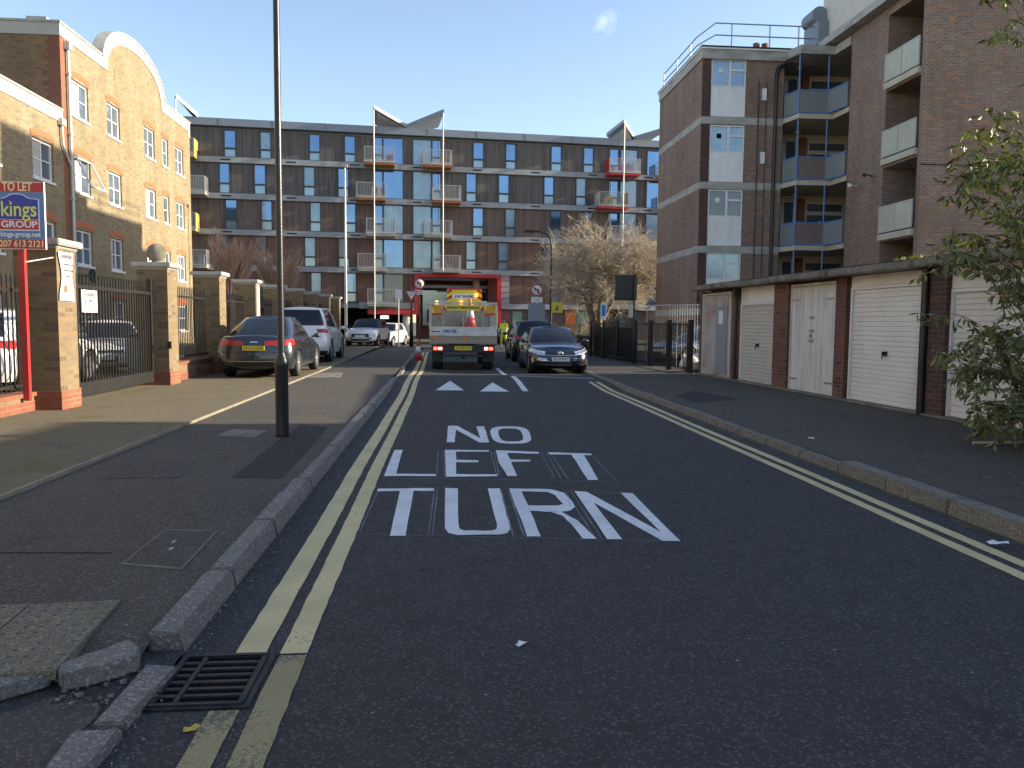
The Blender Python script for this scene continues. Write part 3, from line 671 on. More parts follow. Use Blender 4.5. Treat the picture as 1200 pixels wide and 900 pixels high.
# ---------------------------------------------------------------- brick apartments on the left (tall block with curved gable, low block before it)
FX = -14.7; UY = (0,1,0); NX = (1,0,0)
def sash(parent, y0, y1, z0, z1, tint='glass', openk=False):
    f = window(parent, (FX, y0, z0), UY, NX, y1-y0, z1-z0, 2 if y1-y0 > 1 else 1, 2, M['white_pvc'], M[tint], fw=.085, bar=.032, curtain=rnd.choice((None, None, .28, .4)))
    return f
def spandrel(b, y0, y1, z, rise):    # fills nothing: head is squared, arch ring sits above
    arch_ring(b, (FX, (y0+y1)/2, z - .0), UY, NX, y1-y0+.14, rise, .23)
tb = thing('brick_apartment_block', 'tall yellow brick apartment block on the left with a curved gable and white parapet', 'building', (FX, 40, 0))
cols = [(33.62, 35.08), (36.9, 38.3), (41.25, 42.65), (43.8, 44.65), (45.8, 47.15)]
rows = [(9.6, 11.02), (6.62, 8.04), (3.7, 5.12), (.9, 2.3)]
Y0, Y1, HT = 32.72, 48.35, 12.8
b = MB(); holes = [(a-Y0, c-Y0, z0, z1) for a, c in cols for z0, z1 in rows]
wall_holes(b, (FX, Y0, 0), UY, Y1-Y0, 12.35, holes, NX)
b.quad((FX, Y1, 0), (FX-14, Y1, 0), (FX-14, Y1, 12.35), (FX, Y1, 12.35))
# curved gable panel
gy0, gy1, gtop = 36.55, 44.25, 14.65; cy = (gy0+gy1)/2; hw = (gy1-gy0)/2
def garc(off, n=24, y_scale=1): return [(FX, cy - (hw+off)*math.cos(PI*k/n), 12.35 + max(0, (gtop-12.35+off)*math.sin(PI*k/n)**.8)) for k in range(n+1)]
g_in = garc(-.5); b.prism([(x, y, z) for x, y, z in g_in], (-.3, 0, 0))
b.build('wall', M['stock'], tb, True)
b = MB(); b.quad((FX-14, Y0, 0), (FX-.42, Y0, 0), (FX-.42, Y0, 12.35), (FX-14, Y0, 12.35)); b.build('gable_end_wall', M['stock_dark'], tb, True)
b = MB(); b.box(FX-.42, FX+.006, Y0-.006, Y0+.34, 0, 12.34)
for k in range(42): b.box(FX-.55, FX-.42, Y0-.006, Y0+.1, k*.3, k*.3+.15)
b.build('red_quoin', M['redbrick'], tb, True)
b = MB(); b.box(FX-.3, FX+.03, Y0-.03, gy0+.02, 12.35, 12.82); b.box(FX-.3, FX+.03, gy1-.02, Y1+.03, 12.35, 12.82); b.box(FX-14, FX-.3, Y0-.03, Y0+.27, 12.35, 12.82)
b.box(FX-.3, FX+.03, Y1-.26, Y1+.025, 12.0, 12.35)
o_ = garc(.0); i_ = garc(-.5)
for k in range(len(o_)-1):
    if k == 0 or k == len(o_)-2:
        pass
    b.prism([i_[k], o_[k], o_[k+1], i_[k+1]], (-.32, 0, 0)) if True else None
b.v = [(x + .035 if (abs(x - FX) < 1e-6) else x, y, z) for x, y, z in b.v]
b.build('white_parapet', M['whiteband'], tb, True)
b = MB()
b.box(FX-.4, FX+.07, Y0-.07, gy0, 12.82, 12.9); b.box(FX-.4, FX+.07, gy1, Y1+.07, 12.82, 12.9); b.box(FX-14, FX-.4, Y0-.07, Y0+.3, 12.82, 12.9)
co = garc(.0); ct = garc(.09)
for k in range(1, len(co)-2): b.prism([(FX+.07, *co[k][1:]), (FX+.07, *ct[k][1:]), (FX+.07, *ct[k+1][1:]), (FX+.07, *co[k+1][1:])], (-.5, 0, 0))
b.build('coping', M['conc'], tb, True)
b = MB(); b.box(FX-14, FX-.3, Y0+.27, Y1-.03, 12.2, 12.4); b.build('roof', M['conc_d'], tb, True)
b = MB(); b.box(FX-6.4, FX-3.0, Y0-.02, Y0+.9, 12.9, 13.4); b.box(FX-2.4, FX-1.6, 35.2, 36.4, 12.4, 13.9); b.build('chimney', M['whiteband'], tb, True)
for a, c in cols:
    for z0, z1 in rows:
        f = sash(tb, a, c, z0, z1); bb = MB(); spandrel(bb, a, c, z1, .13 if c-a > 1 else .08); bb.build('brick_arch', M['arch'], tb, True)
# open casements
for (y, z, t) in ((35.05, 8.0, 1), (37.2, 7.7, 0)):
    b = MB()
    if t: b.obox((FX, y-1.35, z-.05), (.62, 0, -1.25), (0, 1.25, 0), (.05, 0, .03)) if False else None
    for q in ((0, 1), (1, 0)):
        pass
b = MB(); b.obox((FX+.0, 33.7, 7.98), (.55, 0, -1.15), (0, .06, 0), (.05, 0, .03)); b.obox((FX, 35.0, 7.98), (.55, 0, -1.15), (0, .06, 0), (.05, 0, .03)); b.obox((FX+.55, 33.7, 6.83), (.05, 0, -.06), (0, 1.36, 0), (.05, 0, .03)); b.obox((FX, 33.76, 7.94), (.05, 0, 0), (0, 1.24, 0), (0, 0, .06))
b.build('open_sash', M['white_pvc'], tb, True)
b = MB(); b.tube([(FX+.11, 33.15, 12.0), (FX+.11, 33.15, .1)], .06, 10); b.box(FX+.02, FX+.22, 33.02, 33.28, 11.95, 12.25)
for z in (11, 8.7, 6.2, 3.9, 1.7): b.box(FX, FX+.18, 33.06, 33.24, z, z+.05)
b.build('downpipe', M['downpipe'], tb, True)
b = MB(); b.lathe([(.02, 0), (.22, .06), (.30, .13)], 18, (FX+.45, 33.6, 3.25), 'x'); b.tube([(FX, 33.6, 3.25), (FX+.45, 33.6, 3.25)], .02); b.tube([(FX+.6, 33.6, 2.98), (FX+.85, 33.6, 3.2)], .012); b.build('satellite_dish', M['blackmetal'], tb, True)
lb = thing('brick_apartment_block', 'lower yellow brick apartment block at the left edge, in front of the curved gable', 'building', (FX, 25, 0))
Ya = -14.0; b = MB(); cols2 = [(30.35, 31.9), (26.7, 28.2), (22.8, 24.3), (19, 20.5), (15, 16.5), (11, 12.5), (7, 8.5), (3, 4.5), (-1, .5), (-5, -3.5), (-9, -7.5)]  # block runs on out of view, added to bounce warm light back
holes = [(a-Ya, c-Ya, z0, z1) for a, c in cols2 for z0, z1 in rows[1:]]
wall_holes(b, (FX+.0, Ya, 0), UY, Y0-Ya, 9.05, holes, NX); b.quad((FX-14, Ya, 0), (FX, Ya, 0), (FX, Ya, 9.05), (FX-14, Ya, 9.05)); b.build('wall', M['stock'], lb, True)
b = MB(); b.box(FX-.3, FX+.03, Ya, Y0-.01, 9.05, 9.5); b.box(FX-.4, FX+.07, Ya, Y0-.01, 9.5, 9.57); b.build('white_parapet', M['whiteband'], lb, True)
b = MB(); b.box(FX-14, FX-.3, Ya, Y0-.01, 9.0, 9.15); b.build('roof', M['conc_d'], lb, True)
for a, c in cols2:
    for z0, z1 in rows[1:]:
        sash(lb, a, c, z0, z1); bb = MB(); spandrel(bb, a, c, z1, .13); bb.build('brick_arch', M['arch'], lb, True)
b = MB(); b.tube([(FX+.1, 32.45, 9.0), (FX+.1, 32.5, 8.2), (FX+.1, 33.05, 7.55)], .05, 8); b.box(FX+.02, FX+.2, 32.3, 32.6, 8.9, 9.15); b.build('downpipe', M['downpipe'], lb, True)

# ---------------------------------------------------------------- timber-clad apartments across the junction
BA = Vector((-19.3, 64, 0)); BB = Vector((18.0, 67.6, 0)); bu = (BB - BA).normalized(); bn = Vector((bu.y, -bu.x, 0)); bang = math.atan2(bu.y, bu.x)
back = thing('timber_clad_apartments', 'long flat-roofed timber clad apartment block closing the end of the street', 'building', tuple(BA), bang)
def bs(px, py=250):     # distance along the facade of a picture column
    r = ray(px, py); n2 = bn; t = (BA.dot(n2)) / (r.x*n2.x + r.y*n2.y); p = Vector((r.x*t, r.y*t, 0)); return (p - BA).dot(bu)
SL = [2.85, 5.62, 8.38, 11.14, 13.9]; ROOF = 16.98; XL, XR = -2.2, 62.0
def bbox(b, x0, x1, y0, y1, z0, z1, mi=0): b.box(x0, x1, y0, y1, z0, z1, mi)   # local frame: x along facade, -y outwards
PL, PR = bs(485.5, 360), bs(586.5, 360)
b = MB(); bbox(b, XL, XR, .35, 14, 5.46, 16.6); bbox(b, XL, PL, .35, 14, 2.62, 5.45); bbox(b, PR, XR, .37, 14, 0, 5.45); b.build('wall', M['grey_clad'], back)
b = MB(); bbox(b, XL-.1, XR+.1, -.25, 14.2, 16.42, ROOF); b.build('roof_fascia', M['grey_clad'], back)
b = MB()
for x in range(int(XL), int(XR), 4): bbox(b, x, x+.03, -.262, -.25, 16.44, ROOF-.02)
b.build('fascia_joint', M['blackmetal'], back)
for i, z in enumerate(SL):
    b = MB(); x0 = XL if i else bs(565)
    bbox(b, x0, XR, -.12, .34, z-.22, z+.2); b.build('concrete_band', M['grey_band'], back)
    b = MB()
    for k in range(12): xx = 2.1 + k*4.9; b = MB(); bbox(b, xx, xx+.75, -.13, -.12, z-.05, z+.05); (b.build('vent', M['blackmetal'], back) if xx > x0 else None)
tops = SL + [16.45]
def bwin(floor, p0, p1, gm='glass_blue', low='glass_pale', dark=False):
    x0, x1 = bs(p0), bs(p1); z0, z1 = tops[floor]+.2, tops[floor+1]-.22
    W = x1 - x0; b = MB(); fw = .07
    bbox(b, x0, x0+fw, .04, .12, z0, z1); bbox(b, x1-fw, x1, .04, .12, z0, z1); bbox(b, x0+fw, x1-fw, .04, .12, z0, z0+fw); bbox(b, x0+fw, x1-fw, .04, .12, z1-fw, z1)
    zm = z0 + (z1-z0)*.33
    if low: bbox(b, x0+fw, x1-fw, .042, .118, zm-.06, zm+.06)
    f = b.build('window', M['frame_dk'], back)
    b = MB(); bbox(b, x0+.03, x1-.03, .15, .22, (zm if low else z0), z1-.03); b.build('pane', M[gm], f)
    if low: b = MB(); bbox(b, x0+.03, x1-.03, .152, .22, z0+.03, zm); b.build('lower_pane', M[low], f)
def bpanel(floor, x0, x1, mats=None):
    z0, z1 = tops[floor]+.2, tops[floor+1]-.22
    m = M[mats or ('timber_top' if floor >= 3 else 'timber_mid' if floor == 2 else 'timber_low')]
    b = MB(); n = max(1, round((x1-x0)/2.2))
    bbox(b, x0, x1, .10, .30, z0, z1); return b.build('timber_panel', m, back)
A5 = [(263.5,278),(305.5,319),(363,376),(404,417),(554,567),(592,604.5),(645,658),(683,695.5)]
A4 = [(257,270),(298,312),(356,369.5),(396,409),(546,558.5),(584,597),(637,649.5),(674.5,687)]
big = [(438,449,'p'),(449,473,'b'),(483.5,506,'c'),(506,517,'p'),(713,725,'p'),(726,747,'c'),(757,774,'b')]
for fl in (4, 3, 2, 1, 0):
    wins = [(a, c, None) for a, c in (A5 if fl in (4, 2, 0) else A4)] + [(a, c, k) for a, c, k in big]
    if fl == 0: wins = [w_ for w_ in wins if w_[1] < 430 or w_[0] > 640 or w_[0] in (438, 449)]
    wins.sort(); edges = []
    for a, c, k in wins:
        if k is None:
            gm = rnd.choice(('glass_blue', 'glass_blue', 'glass_blue', 'curtain', 'glass_blue')); gm = rnd.choice(('glass', 'glass_blue', 'curtain')) if fl <= 1 else gm
            bwin(fl, a, c, gm)
        elif k == 'p': bwin(fl, a, c, 'glass_blue' if fl > 1 else 'curtain')
        else: bwin(fl, a, c, 'curtain' if (k == 'c' or fl == 2) and fl > 0 else ('glass' if fl == 0 else 'glass_blue'), None)
        edges.append((bs(a), bs(c)))
    cur = XL + (3.2 if False else 0)
    gap_l, gap_r = (bs(487), bs(586)) if fl == 0 else (None, None)
    for e0, e1 in edges + [(XR, XR)]:
        segs = [(cur, e0)]
        if fl == 0:
            out_ = []
            for s0, s1 in segs:
                if s0 < gap_l < s1: out_.append((s0, min(s1, bs(473)+1.0)))
                if s0 < gap_r < s1 or (s0 < gap_l and s1 > gap_r): out_.append((bs(597.5), s1))
                if not (s0 < gap_l < s1): out_ += [] if (s1 > gap_r > s0) else [(s0, s1)]
            segs = out_
        for s0, s1 in segs:
            if s1 - s0 > .12: bpanel(fl, s0, s1)
        cur = e1
# grey cladding beside the portal, pale seams in it
for x0, x1, z0, z1 in ((bs(473)+1.0, bs(486), 2.2, 5.4), (bs(587), bs(597.5), 3.07, 5.4)):
    b = MB(); bbox(b, x0, x1, .0, .3, z0, z1); o = b.build('grey_cladding', M['grey_band'], back); b = MB()
    for k in range(1, 5): zz = lerp(z0, z1, k/5); bbox(b, x0, x1, -.004, .0, zz-.02, zz+.02)
    b.build('cladding_joint', M['blackmetal'], back)
b = MB(); bbox(b, bs(420), bs(486), -.1, .3, 2.55, 3.05); b.build('grey_cladding', M['grey_band'], back)
# red portal
pl, pr = bs(485.5, 360), bs(586.5, 360)
b = MB(); bbox(b, pl, pl+.35, -.35, .9, 2.1, 5.15); bbox(b, pr-.35, pr, -.35, .9, .0, 5.15); bbox(b, pl, pr, -.36, .9, 5.15, 5.45); bbox(b, bs(430), pl+.36, -.345, .3, 2.1, 2.5); b.build('red_portal_frame', M['red'], back)
b = MB(); bbox(b, pl+.36, pr-.36, 3.6, 3.7, 0, 5.1); bbox(b, pr-.9, pr-.36, .95, 3.6, 0, 5.1); b.build('portal_back_wall', mat('portal_wall', (.22, .07, .05), .8), back)
b = MB(); bbox(b, pl+3.3, pr-1.0, 3.3, 3.58, .1, 2.5); b.build('entrance_door_glazing', M['glass'], back)
b = MB(); bbox(b, pl+3.0, pr-1.0, 3.2, 3.59, 3.3, 4.3); b.build('entrance_upper_glazing', M['glass_blue'], back)
b = MB(); bbox(b, pl+.9, pl+3.1, 3.0, 3.19, 1.2, 4.2); b.build('entrance_glazing', M['glass_pale'], back)
b = MB(); bbox(b, pl+3.6, pr-1.6, 2.9, 3.18, 2.6, 3.2); bbox(b, pl+.5, pr-.5, 1.4, 3.1, 4.35, 4.6); b.build('portal_beam', M['grey_clad'], back)
b = MB(); b.lathe([(.32, 0), (.32, 5.1)], 18, (pr-1.9, .9, 0)); b.build('column', mat('tan_column', (.42, .33, .25), .8), back)
b = MB(); b.lathe([(.3, 0), (.3, 2.2)], 16, (bs(476), .3-.05, 0)); b.build('column', M['render'], back)
# ground floor right: brick, doors, windows
gb0 = bs(587) + .02
b = MB(); bbox(b, gb0, XR, .2, .36, 0, 2.63); b.build('ground_floor_brick', brick('grey_multi_brick', (.16, .11, .095), (.11, .08, .075), (.2, .18, .16), c3=(.24, .12, .08)), back)
for p0, p1, z1, mm, nm in ((602,613,2.45,'green_d','door'),(636,644,2.45,'glass','window'),(664.5,677,2.55,'orange','door'),(678,690,2.5,'green_d','door'),(725,735,2.5,'glass','window'),(744,752,2.5,'glass','window'),(620,628,2.2,'glass','window')):
    b = MB(); bbox(b, bs(p0), bs(p1), .12, .21, .05 if nm == 'door' else .9, z1); f = b.build(nm, M[mm], back)
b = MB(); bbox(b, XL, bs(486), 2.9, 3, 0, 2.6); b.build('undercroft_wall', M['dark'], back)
b = MB(); bbox(b, bs(446), bs(456), 2.7, 2.88, 1.75, 2.0); b.build('undercroft_lamp', mat('lit_tube', (1, .95, .7), .5, emit=1.1), back)
# balconies
def balcony(p0, p1, floor, col='galv_l', soff='orange', side=None, D=1.45, items=False):
    x0, x1 = bs(p0), bs(p1); z = tops[floor] + .12; s = .0
    b = MB(); bbox(b, x0, x1, -D, -.12, z-.25, z-.07); bal = b.build('balcony', M[soff], back)
    b = MB(); bbox(b, x0-.03, x1+.03, -D-.03, -.11, z-.07, z+.03); b.build('balcony_edge', M['galv_l'], bal)
    h = 1.12; b = MB()
    bbox(b, x0, x1, -D, -D+.05, z+h-.04, z+h); bbox(b, x0, x1, -D, -D+.04, z+.08, z+.12)
    for xx in (x0, x1-.05): bbox(b, xx, xx+.05, -D+.001, -D+.05, z+.03, z+h-.04); bbox(b, xx, xx+.05, -D+.05, -.12, z+h-.041, z+h-.001); bbox(b, xx, xx+.05, -.17, -.12, z, z+h-.042)
    n = int((x1-x0)/.11)
    for k in range(1, n): xx = lerp(x0, x1, k/n); bbox(b, xx-.012, xx+.012, -D+.01, -D+.03, z+.12, z+h-.04)
    for xx in (x0+.01, x1-.03):
        for k in range(1, 12): yy = lerp(-D, -.15, k/12); bbox(b, xx, xx+.02, yy-.01, yy+.01, z+.03, z+h-.04)
    b.build('railing', M[col], bal)
    if side:
        b = MB(); bbox(b, x0-.03, x0-.0, -D, -.15, z, z+h) if side[0] == 'l' else bbox(b, x1+.0, x1+.03, -D, -.15, z, z+h); b.build('side_panel', M[side[1]], bal)
    if items:
        b = MB(); r_ = random.Random(int(p0*7+floor))
        for k in range(3): xx = r_.uniform(x0+.2, x1-.5); b.box(xx, xx+r_.uniform(.2,.5), -1.0, -.7, z+.03, z+r_.uniform(.4, .95))
        b.build('balcony_clutter', mat('clutter_%d' % int(p0+floor), (r_.uniform(.1,.5), r_.uniform(.08,.3), r_.uniform(.05,.3)), .7, var=.5, vscale=4), bal)
for f_, a0, a1, c0, c1 in ((4,427.5,462,495,527.5),(3,417.5,451.5,506,538),(2,429,462.5,496,528),(1,419,452,506.5,538)):
    balcony(a0, a1, f_, items=f_ in (4, 3), soff='soffit_o' if f_ > 2 else 'conc'); balcony(c0, c1, f_, items=f_ in (4, 1), soff='soffit_o' if f_ > 2 else 'conc')
balcony(430, 464, 0, soff='conc')
balcony(707.5, 743, 4, side=('l', 'red'), items=True, soff='red'); balcony(696, 730, 3, side=('r', 'red'), items=True, soff='red'); balcony(711, 742, 2, soff='conc'); balcony(700, 732, 1, soff='conc'); balcony(712, 750, 0, soff='conc')
balcony(768, 800, 4, items=True); balcony(771, 803, 3)
for f_, cc in ((4, 'yellowp'), (2, 'yellowp')): balcony(214, 233.5, f_, side=('r', cc), soff='yellowp')
for f_ in (3, 1): balcony(214, 245, f_, soff='conc', items=f_ == 1)
# hanging rods and roof wings
for p, z0, z1 in ((438, 1.6, 18.1), (517, 5.6, 18.1), (724, 5.6, 18.1), (213, 8, 18.1)):
    x = bs(p, 200); b = MB(); b.tube([(x, -1.6, z0), (x, -1.6, z1)], .05, 8); b.build('hanging_rod', M['galv_l'], back)
def wing(p0, p1, z1=17.95, z0=16.95):
    xa, xb = bs(p0, 140), bs(p1, 150); b = MB(); d = .3
    hi = (xa, z1); lo = (xb, z0)
    b.add([(xa, -1.7, z1), (xb, -.3, z0+.0), (xb, -.3, z0+.28), (xa, -1.7, z1+.28), (xa, 3.2, z1), (xb, 3.2, z0), (xb, 3.2, z0+.28), (xa, 3.2, z1+.28)],
          [(0,1,2,3),(4,7,6,5),(0,3,7,4),(1,5,6,2),(3,2,6,7),(0,4,5,1)])
    o = b.build('roof_wing', [M['grey_clad']], back)
    s_ = 1 if xb > xa else -1
    if s_ < 0: return
    b = MB(); e = .12
    b.add([(xa+s_*.25, -1.72+.16, z1-.26), (xb-s_*.3, -.35, z0+.02), (xb-s_*.3, -.1, z0-.3+.3), (xa+s_*.3, 2.8, z1-.27)], [(0,1,2,3)]); b.build('wing_lit_soffit', M['render'], o)  # pale panel paints a sunlit underside, only on wings sloping down rightward
wing(438, 477); wing(518, 476); wing(724, 743); wing(775, 742, 17.6); wing(213, 233)

# ---------------------------------------------------------------- brown brick flats on the right
fl_ = thing('brown_brick_flats', 'five storey brown brick flats on the right with access balconies and roof rail', 'building', (11.1, 34.3, 0))
EX0, EX1, EY0, EY1 = 11.08, 14.72, 34.3, 41.1; FT = 13.3
bandz = [2.2, 4.92, 7.68, 10.46]      # top edges of the storey bands
NY = (0,-1,0); UX = (1,0,0)
wx0, wx1 = 11.48, 13.02
hol = [(wx0-EX0, wx1-EX0, z, z+2.42) for z in (bandz[0]+.02, bandz[1]+.02, bandz[2]+.02, bandz[3]+.02)]
b = MB(); wall_holes(b, (EX0, EY0, 0), UX, EX1-EX0, 12.88, hol, NY, .1)
b.quad((EX0, EY1, 0), (EX0, EY0, 0), (EX0, EY0, 12.88), (EX0, EY1, 12.88)); b.quad((EX1, EY0, 0), (EX1, EY0+2.0, 0), (EX1, EY0+2.0, 12.88), (EX1, EY0, 12.88)); b.quad((30, EY1, 0), (EX0, EY1, 0), (EX0, EY1, 12.88), (30, EY1, 12.88))
b.build('wall', M['flats'], fl_, True)
b = MB(); b.box(EX0-.004, wx0-.02, EY0-.006, EY0+.0, 0, 12.86); b.build('corner_pier', M['flats_dk'], fl_, True)
for z in bandz:
    b = MB(); b.box(EX0-.015, EX1, EY0-.014, EY0+.1, z-.30, z); b.box(EX0-.014, EX0+.1, EY0-.013, EY1, z-.30, z-.001); b.build('concrete_band', M['conc'], fl_, True)
b = MB(); b.box(EX0-.06, 17.2, EY0-.1, EY1, 12.88, 13.28); b.build('roof_fascia', M['conc'], fl_, True)
b = MB(); b.box(EX0-.11, EX1+.1, EY0-.15, EY1+.1, 13.28, 13.34); b.build('roof_trim', M['white_pvc'], fl_, True); b = MB(); b.box(EX0-.1, 30, EY0-.14, EY1+.1, 13.34, 13.42); b.build('roof', M['blackmetal'], fl_, True)
M['panel_w'] = mat('white_infill_panel', (.80, .80, .79), .5, var=.05, stain=(1.5, .25, (.4, .39, .35), (1,1,.3)))
for i, z in enumerate(bandz):
    zb = z + .02; wb = zb + 1.25
    b = MB(); b.box(wx0, wx1, EY0+.03, EY0+.1, zb, wb); b.build('infill_panel', M['panel_w'], fl_, True)
    f = MB(); W = wx1 - wx0; H = 1.17
    def fb(a0, a1, v0, v1, d0=-.0, d1=.08): f.box(wx0+a0, wx0+a1, EY0+.02+d0, EY0+.02+d1, wb+v0, wb+v1)
    fb(0, W, 0, .06); fb(0, W, H-.06, H); fb(0, .06, .06, H-.06); fb(W-.06, W, .06, H-.06); fb(W*.54-.05, W*.54+.05, .06, H-.06, .003); fb(W*.54+.05, W-.06, H*.62-.045, H*.62+.045, .004)
    fo = f.build('window', M['white_pvc'], fl_, True); g = MB(); g.box(wx0+.03, wx1-.03, EY0+.07, EY0+.12, wb+.03, wb+H-.03); g.build('pane', M['glass' if i in (1,) else 'curtain'], fo, True)
    g = MB(); g.box(wx0+.33, wx0+.53, EY0+.055, EY0+.071, wb+.62, wb+.82); g.build('extractor_vent', M['dark'] if i == 2 else M['white_pvc'], fo, True)
b = MB(); b.tube([(14.35, EY0-.10, 12.3), (14.35, EY0-.10, 1)], .07, 10); b.tube([(14.7, EY0-.1, 12.75), (14.42, EY0-.1, 12.6), (14.35, EY0-.1, 12.25)], .09, 10); b.build('drainpipe', M['black'], fl_, True)
for xx, mm in ((13.6, .02), (13.95, .016)): b = MB(); b.tube([(xx, EY0-.04, 12.0), (xx, EY0-.04, 1)], mm, 6); b.build('cable', M['black'], fl_, True)
for z in (11.2, 8.5): b = MB(); b.box(13.75, 13.92, EY0-.12, EY0, z, z+.5); b.build('wall_box', M['white_pvc'], fl_, True)
# roof rail
rl = MB(); rp = [(EX0+.1, EY1-.3), (EX0+.1, EY0+.25), (EX0+.45, EY0+.15), (16.4, EY0+.15)]
for h in (.55, 1.05):
    rl.tube([(EX0+.1, EY1-.3, 13.42+h*.75), (EX0+.1, EY0+1.2, 13.42+h*.75+.0), (EX0+.6, EY0+.2, 13.42+h), (15.9, EY0+.2, 13.42+h), (16.6, EY0+.2, 13.5+h)], .028, 6)
for x, y in ((EX0+.1, EY1-.3), (EX0+.1, EY1-2.6), (EX0+.1, EY0+2.1), (12.4, EY0+.2), (14.1, EY0+.2), (15.4, EY0+.2)): rl.tube([(x, y, 13.4), (x, y, 14.45 if y < EY0+1 else 14.2)], .028, 6)
rl.build('roof_rail', M['galv'], fl_, True)
b = MB(); b.box(13.6, 14.9, 35.6, 36.4, 13.4, 13.75); b.lathe([(.16, 0), (.15, .5)], 12, (14.1, 36, 13.7)); b.lathe([(.16, 0), (.15, .5)], 12, (14.5, 36, 13.7)); b.build('chimney', M['redbrick'], fl_, True)
# access balconies between the blocks
DY = 36.1
b = MB(); b.quad((EX1, DY, 0), (20, DY, 0), (20, DY, 12.9), (EX1, DY, 12.9)); b.build('landing_wall', mat('landing_cream', (.68, .62, .5), .8, var=.1), fl_, True)
for i, z in enumerate([bandz[0]+.1-.0] + [v + .10 for v in bandz[1:]]):
    zs = z - .32     # slab underside .. top
    b = MB(); b.prism([(EX1+.0, EY0-.1, zs), (14.95, EY0-1.05, zs), (16.45, EY0-1.05, zs), (16.52, 32.0, zs), (19.8, 32.0, zs), (19.8, DY, zs), (EX1, DY, zs)], (0, 0, .2)); b.build('landing_slab', M['cream_slab'], fl_, True)
    # balustrade
    seg = [((EX1+.02, EY0-.08), (14.97, EY0-1.0)), ((14.97, EY0-1.0), (16.25, EY0-1.0)), ((16.25, EY0-1.0), (16.49, 32.0))]
    for s0, s1 in seg:
        s0, s1 = Vector((*s0, 0)), Vector((*s1, 0)); d = s1 - s0; nn = Vector((d.y, -d.x, 0)).normalized() * .03
        b = MB(); zz = zs + .28; b.obox(s0 + Vector((0,0,zz)) + d*.03, d*.94, nn, (0,0,.86)); pn = b.build('balustrade_panel', M['bal_red'] if i < 3 and s0.x > 14.9 and s1.x < 16.3 and 'bal_red' in M else M['bal_grey'] if 'bal_grey' in M else M['glass'], fl_, True)
        b = MB(); b.obox(s0 + Vector((0,0,zz-.05)) - nn*.3, d, nn*1.6, (0,0,.05)); b.obox(s0 + Vector((0,0,zz+.87)) - nn*.3, d, nn*1.6, (0,0,.05)); b.build('balustrade_rail', M['blue_f'], fl_, True)
    for x in (14.97, 16.25):
        b = MB(); b.tube([(x, EY0-1.0, zs+.2), (x, EY0-1.0, zs+2.75)], .035, 8); b.build('blue_post', M['blue_f'], fl_, True)
    # doors and windows on the landing wall
    zf = zs + .2
    def lw(x0, x1, z0, z1, mm, nm, fm='white_pvc'):
        b = MB(); b.box(x0, x1, DY-.08, DY-.01, zf+z0, zf+z1); f = b.build(nm + '_frame', M[fm], fl_, True); b = MB(); b.box(x0+.06, x1-.06, DY-.1, DY-.081, zf+z0+.06, zf+z1-.06); b.build(nm + '_leaf' if nm == 'door' else 'pane', M[mm], f, True)
    lw(14.9, 15.55, .02, 2.0, 'door_blue', 'door') ; lw(14.9, 15.55, 2.02, 2.3, 'glass', 'window'); lw(15.6, 16.15, .02, 2.3, 'glass_pale' if False else 'glass', 'window')
    b = MB(); b.box(16.3, 16.6, DY-.2, DY-.01, zf, zf+2.42); b.build('red_pier', M['redbrick'], fl_, True)
    lw(16.7, 18.5, .9, 1.75, 'glass', 'window'); lw(16.7, 18.5, 1.8, 2.25, 'glass', 'window'); b = MB(); b.box(17.3, 17.5, DY-.12, DY-.101, zf+1.2, zf+1.4); b.build('extractor_vent', M['white_pvc'], fl_, True)
    b = MB(); b.lathe([(.14, 0), (.14, .07)], 12, (15.6, EY0+.4, zf+2.37-.07)); b.build('ceiling_lamp', M['conc'], fl_, True)
b = MB(); b.prism([(EX1+.0, EY0-.3, 12.9), (14.95, EY0-1.1, 12.9), (16.45, EY0-1.1, 12.9), (16.5, 32.0, 12.9), (19.8, 32.0, 12.9), (19.8, DY, 12.9), (EX1, DY, 12.9)], (0, 0, .35)); b.build('roof_canopy', M['conc'], fl_, True)
# near wing
WX, WY0, WYR0, WYR1, WY1 = 16.5, 26.75, 27.0, 29.2, 33.3
rec = [(WYR0, WYR1)]
slabs = [4.92, 7.72, 10.5]
hol = [(WYR0-WY0, WYR1-WY0, z, z+2.5) for z in [2.15] + slabs]
b = MB(); wall_holes(b, (WX, WY0, 0), UY, 31.9-WY0, 13.3, hol, (-1,0,0), 1.9); b.quad((WX, 31.9, 0), (20, 31.9, 0), (20, 31.9, 13.3), (WX, 31.9, 13.3)); b.quad((19.9, 31.9, 0), (19.9, DY, 0), (19.9, DY, 13.3), (19.9, 31.9, 13.3)); b.quad((40, WY0, 0), (40, EY1, 0), (40, EY1, 15), (40, WY0, 15))  # side wall beyond the landings added unseen to block leaking sun
b.quad((WX, WY0, 0), (40, WY0, 0), (40, WY0, 15.6), (WX, WY0, 15.6)); b.quad((WX, WY0+.0, 13.3), (WX, WY0+.0, 15.6), (WX, WY0+.24, 15.6), (WX, WY0+.24, 13.3))
b.build('wing_wall', M['flats'], fl_, True)
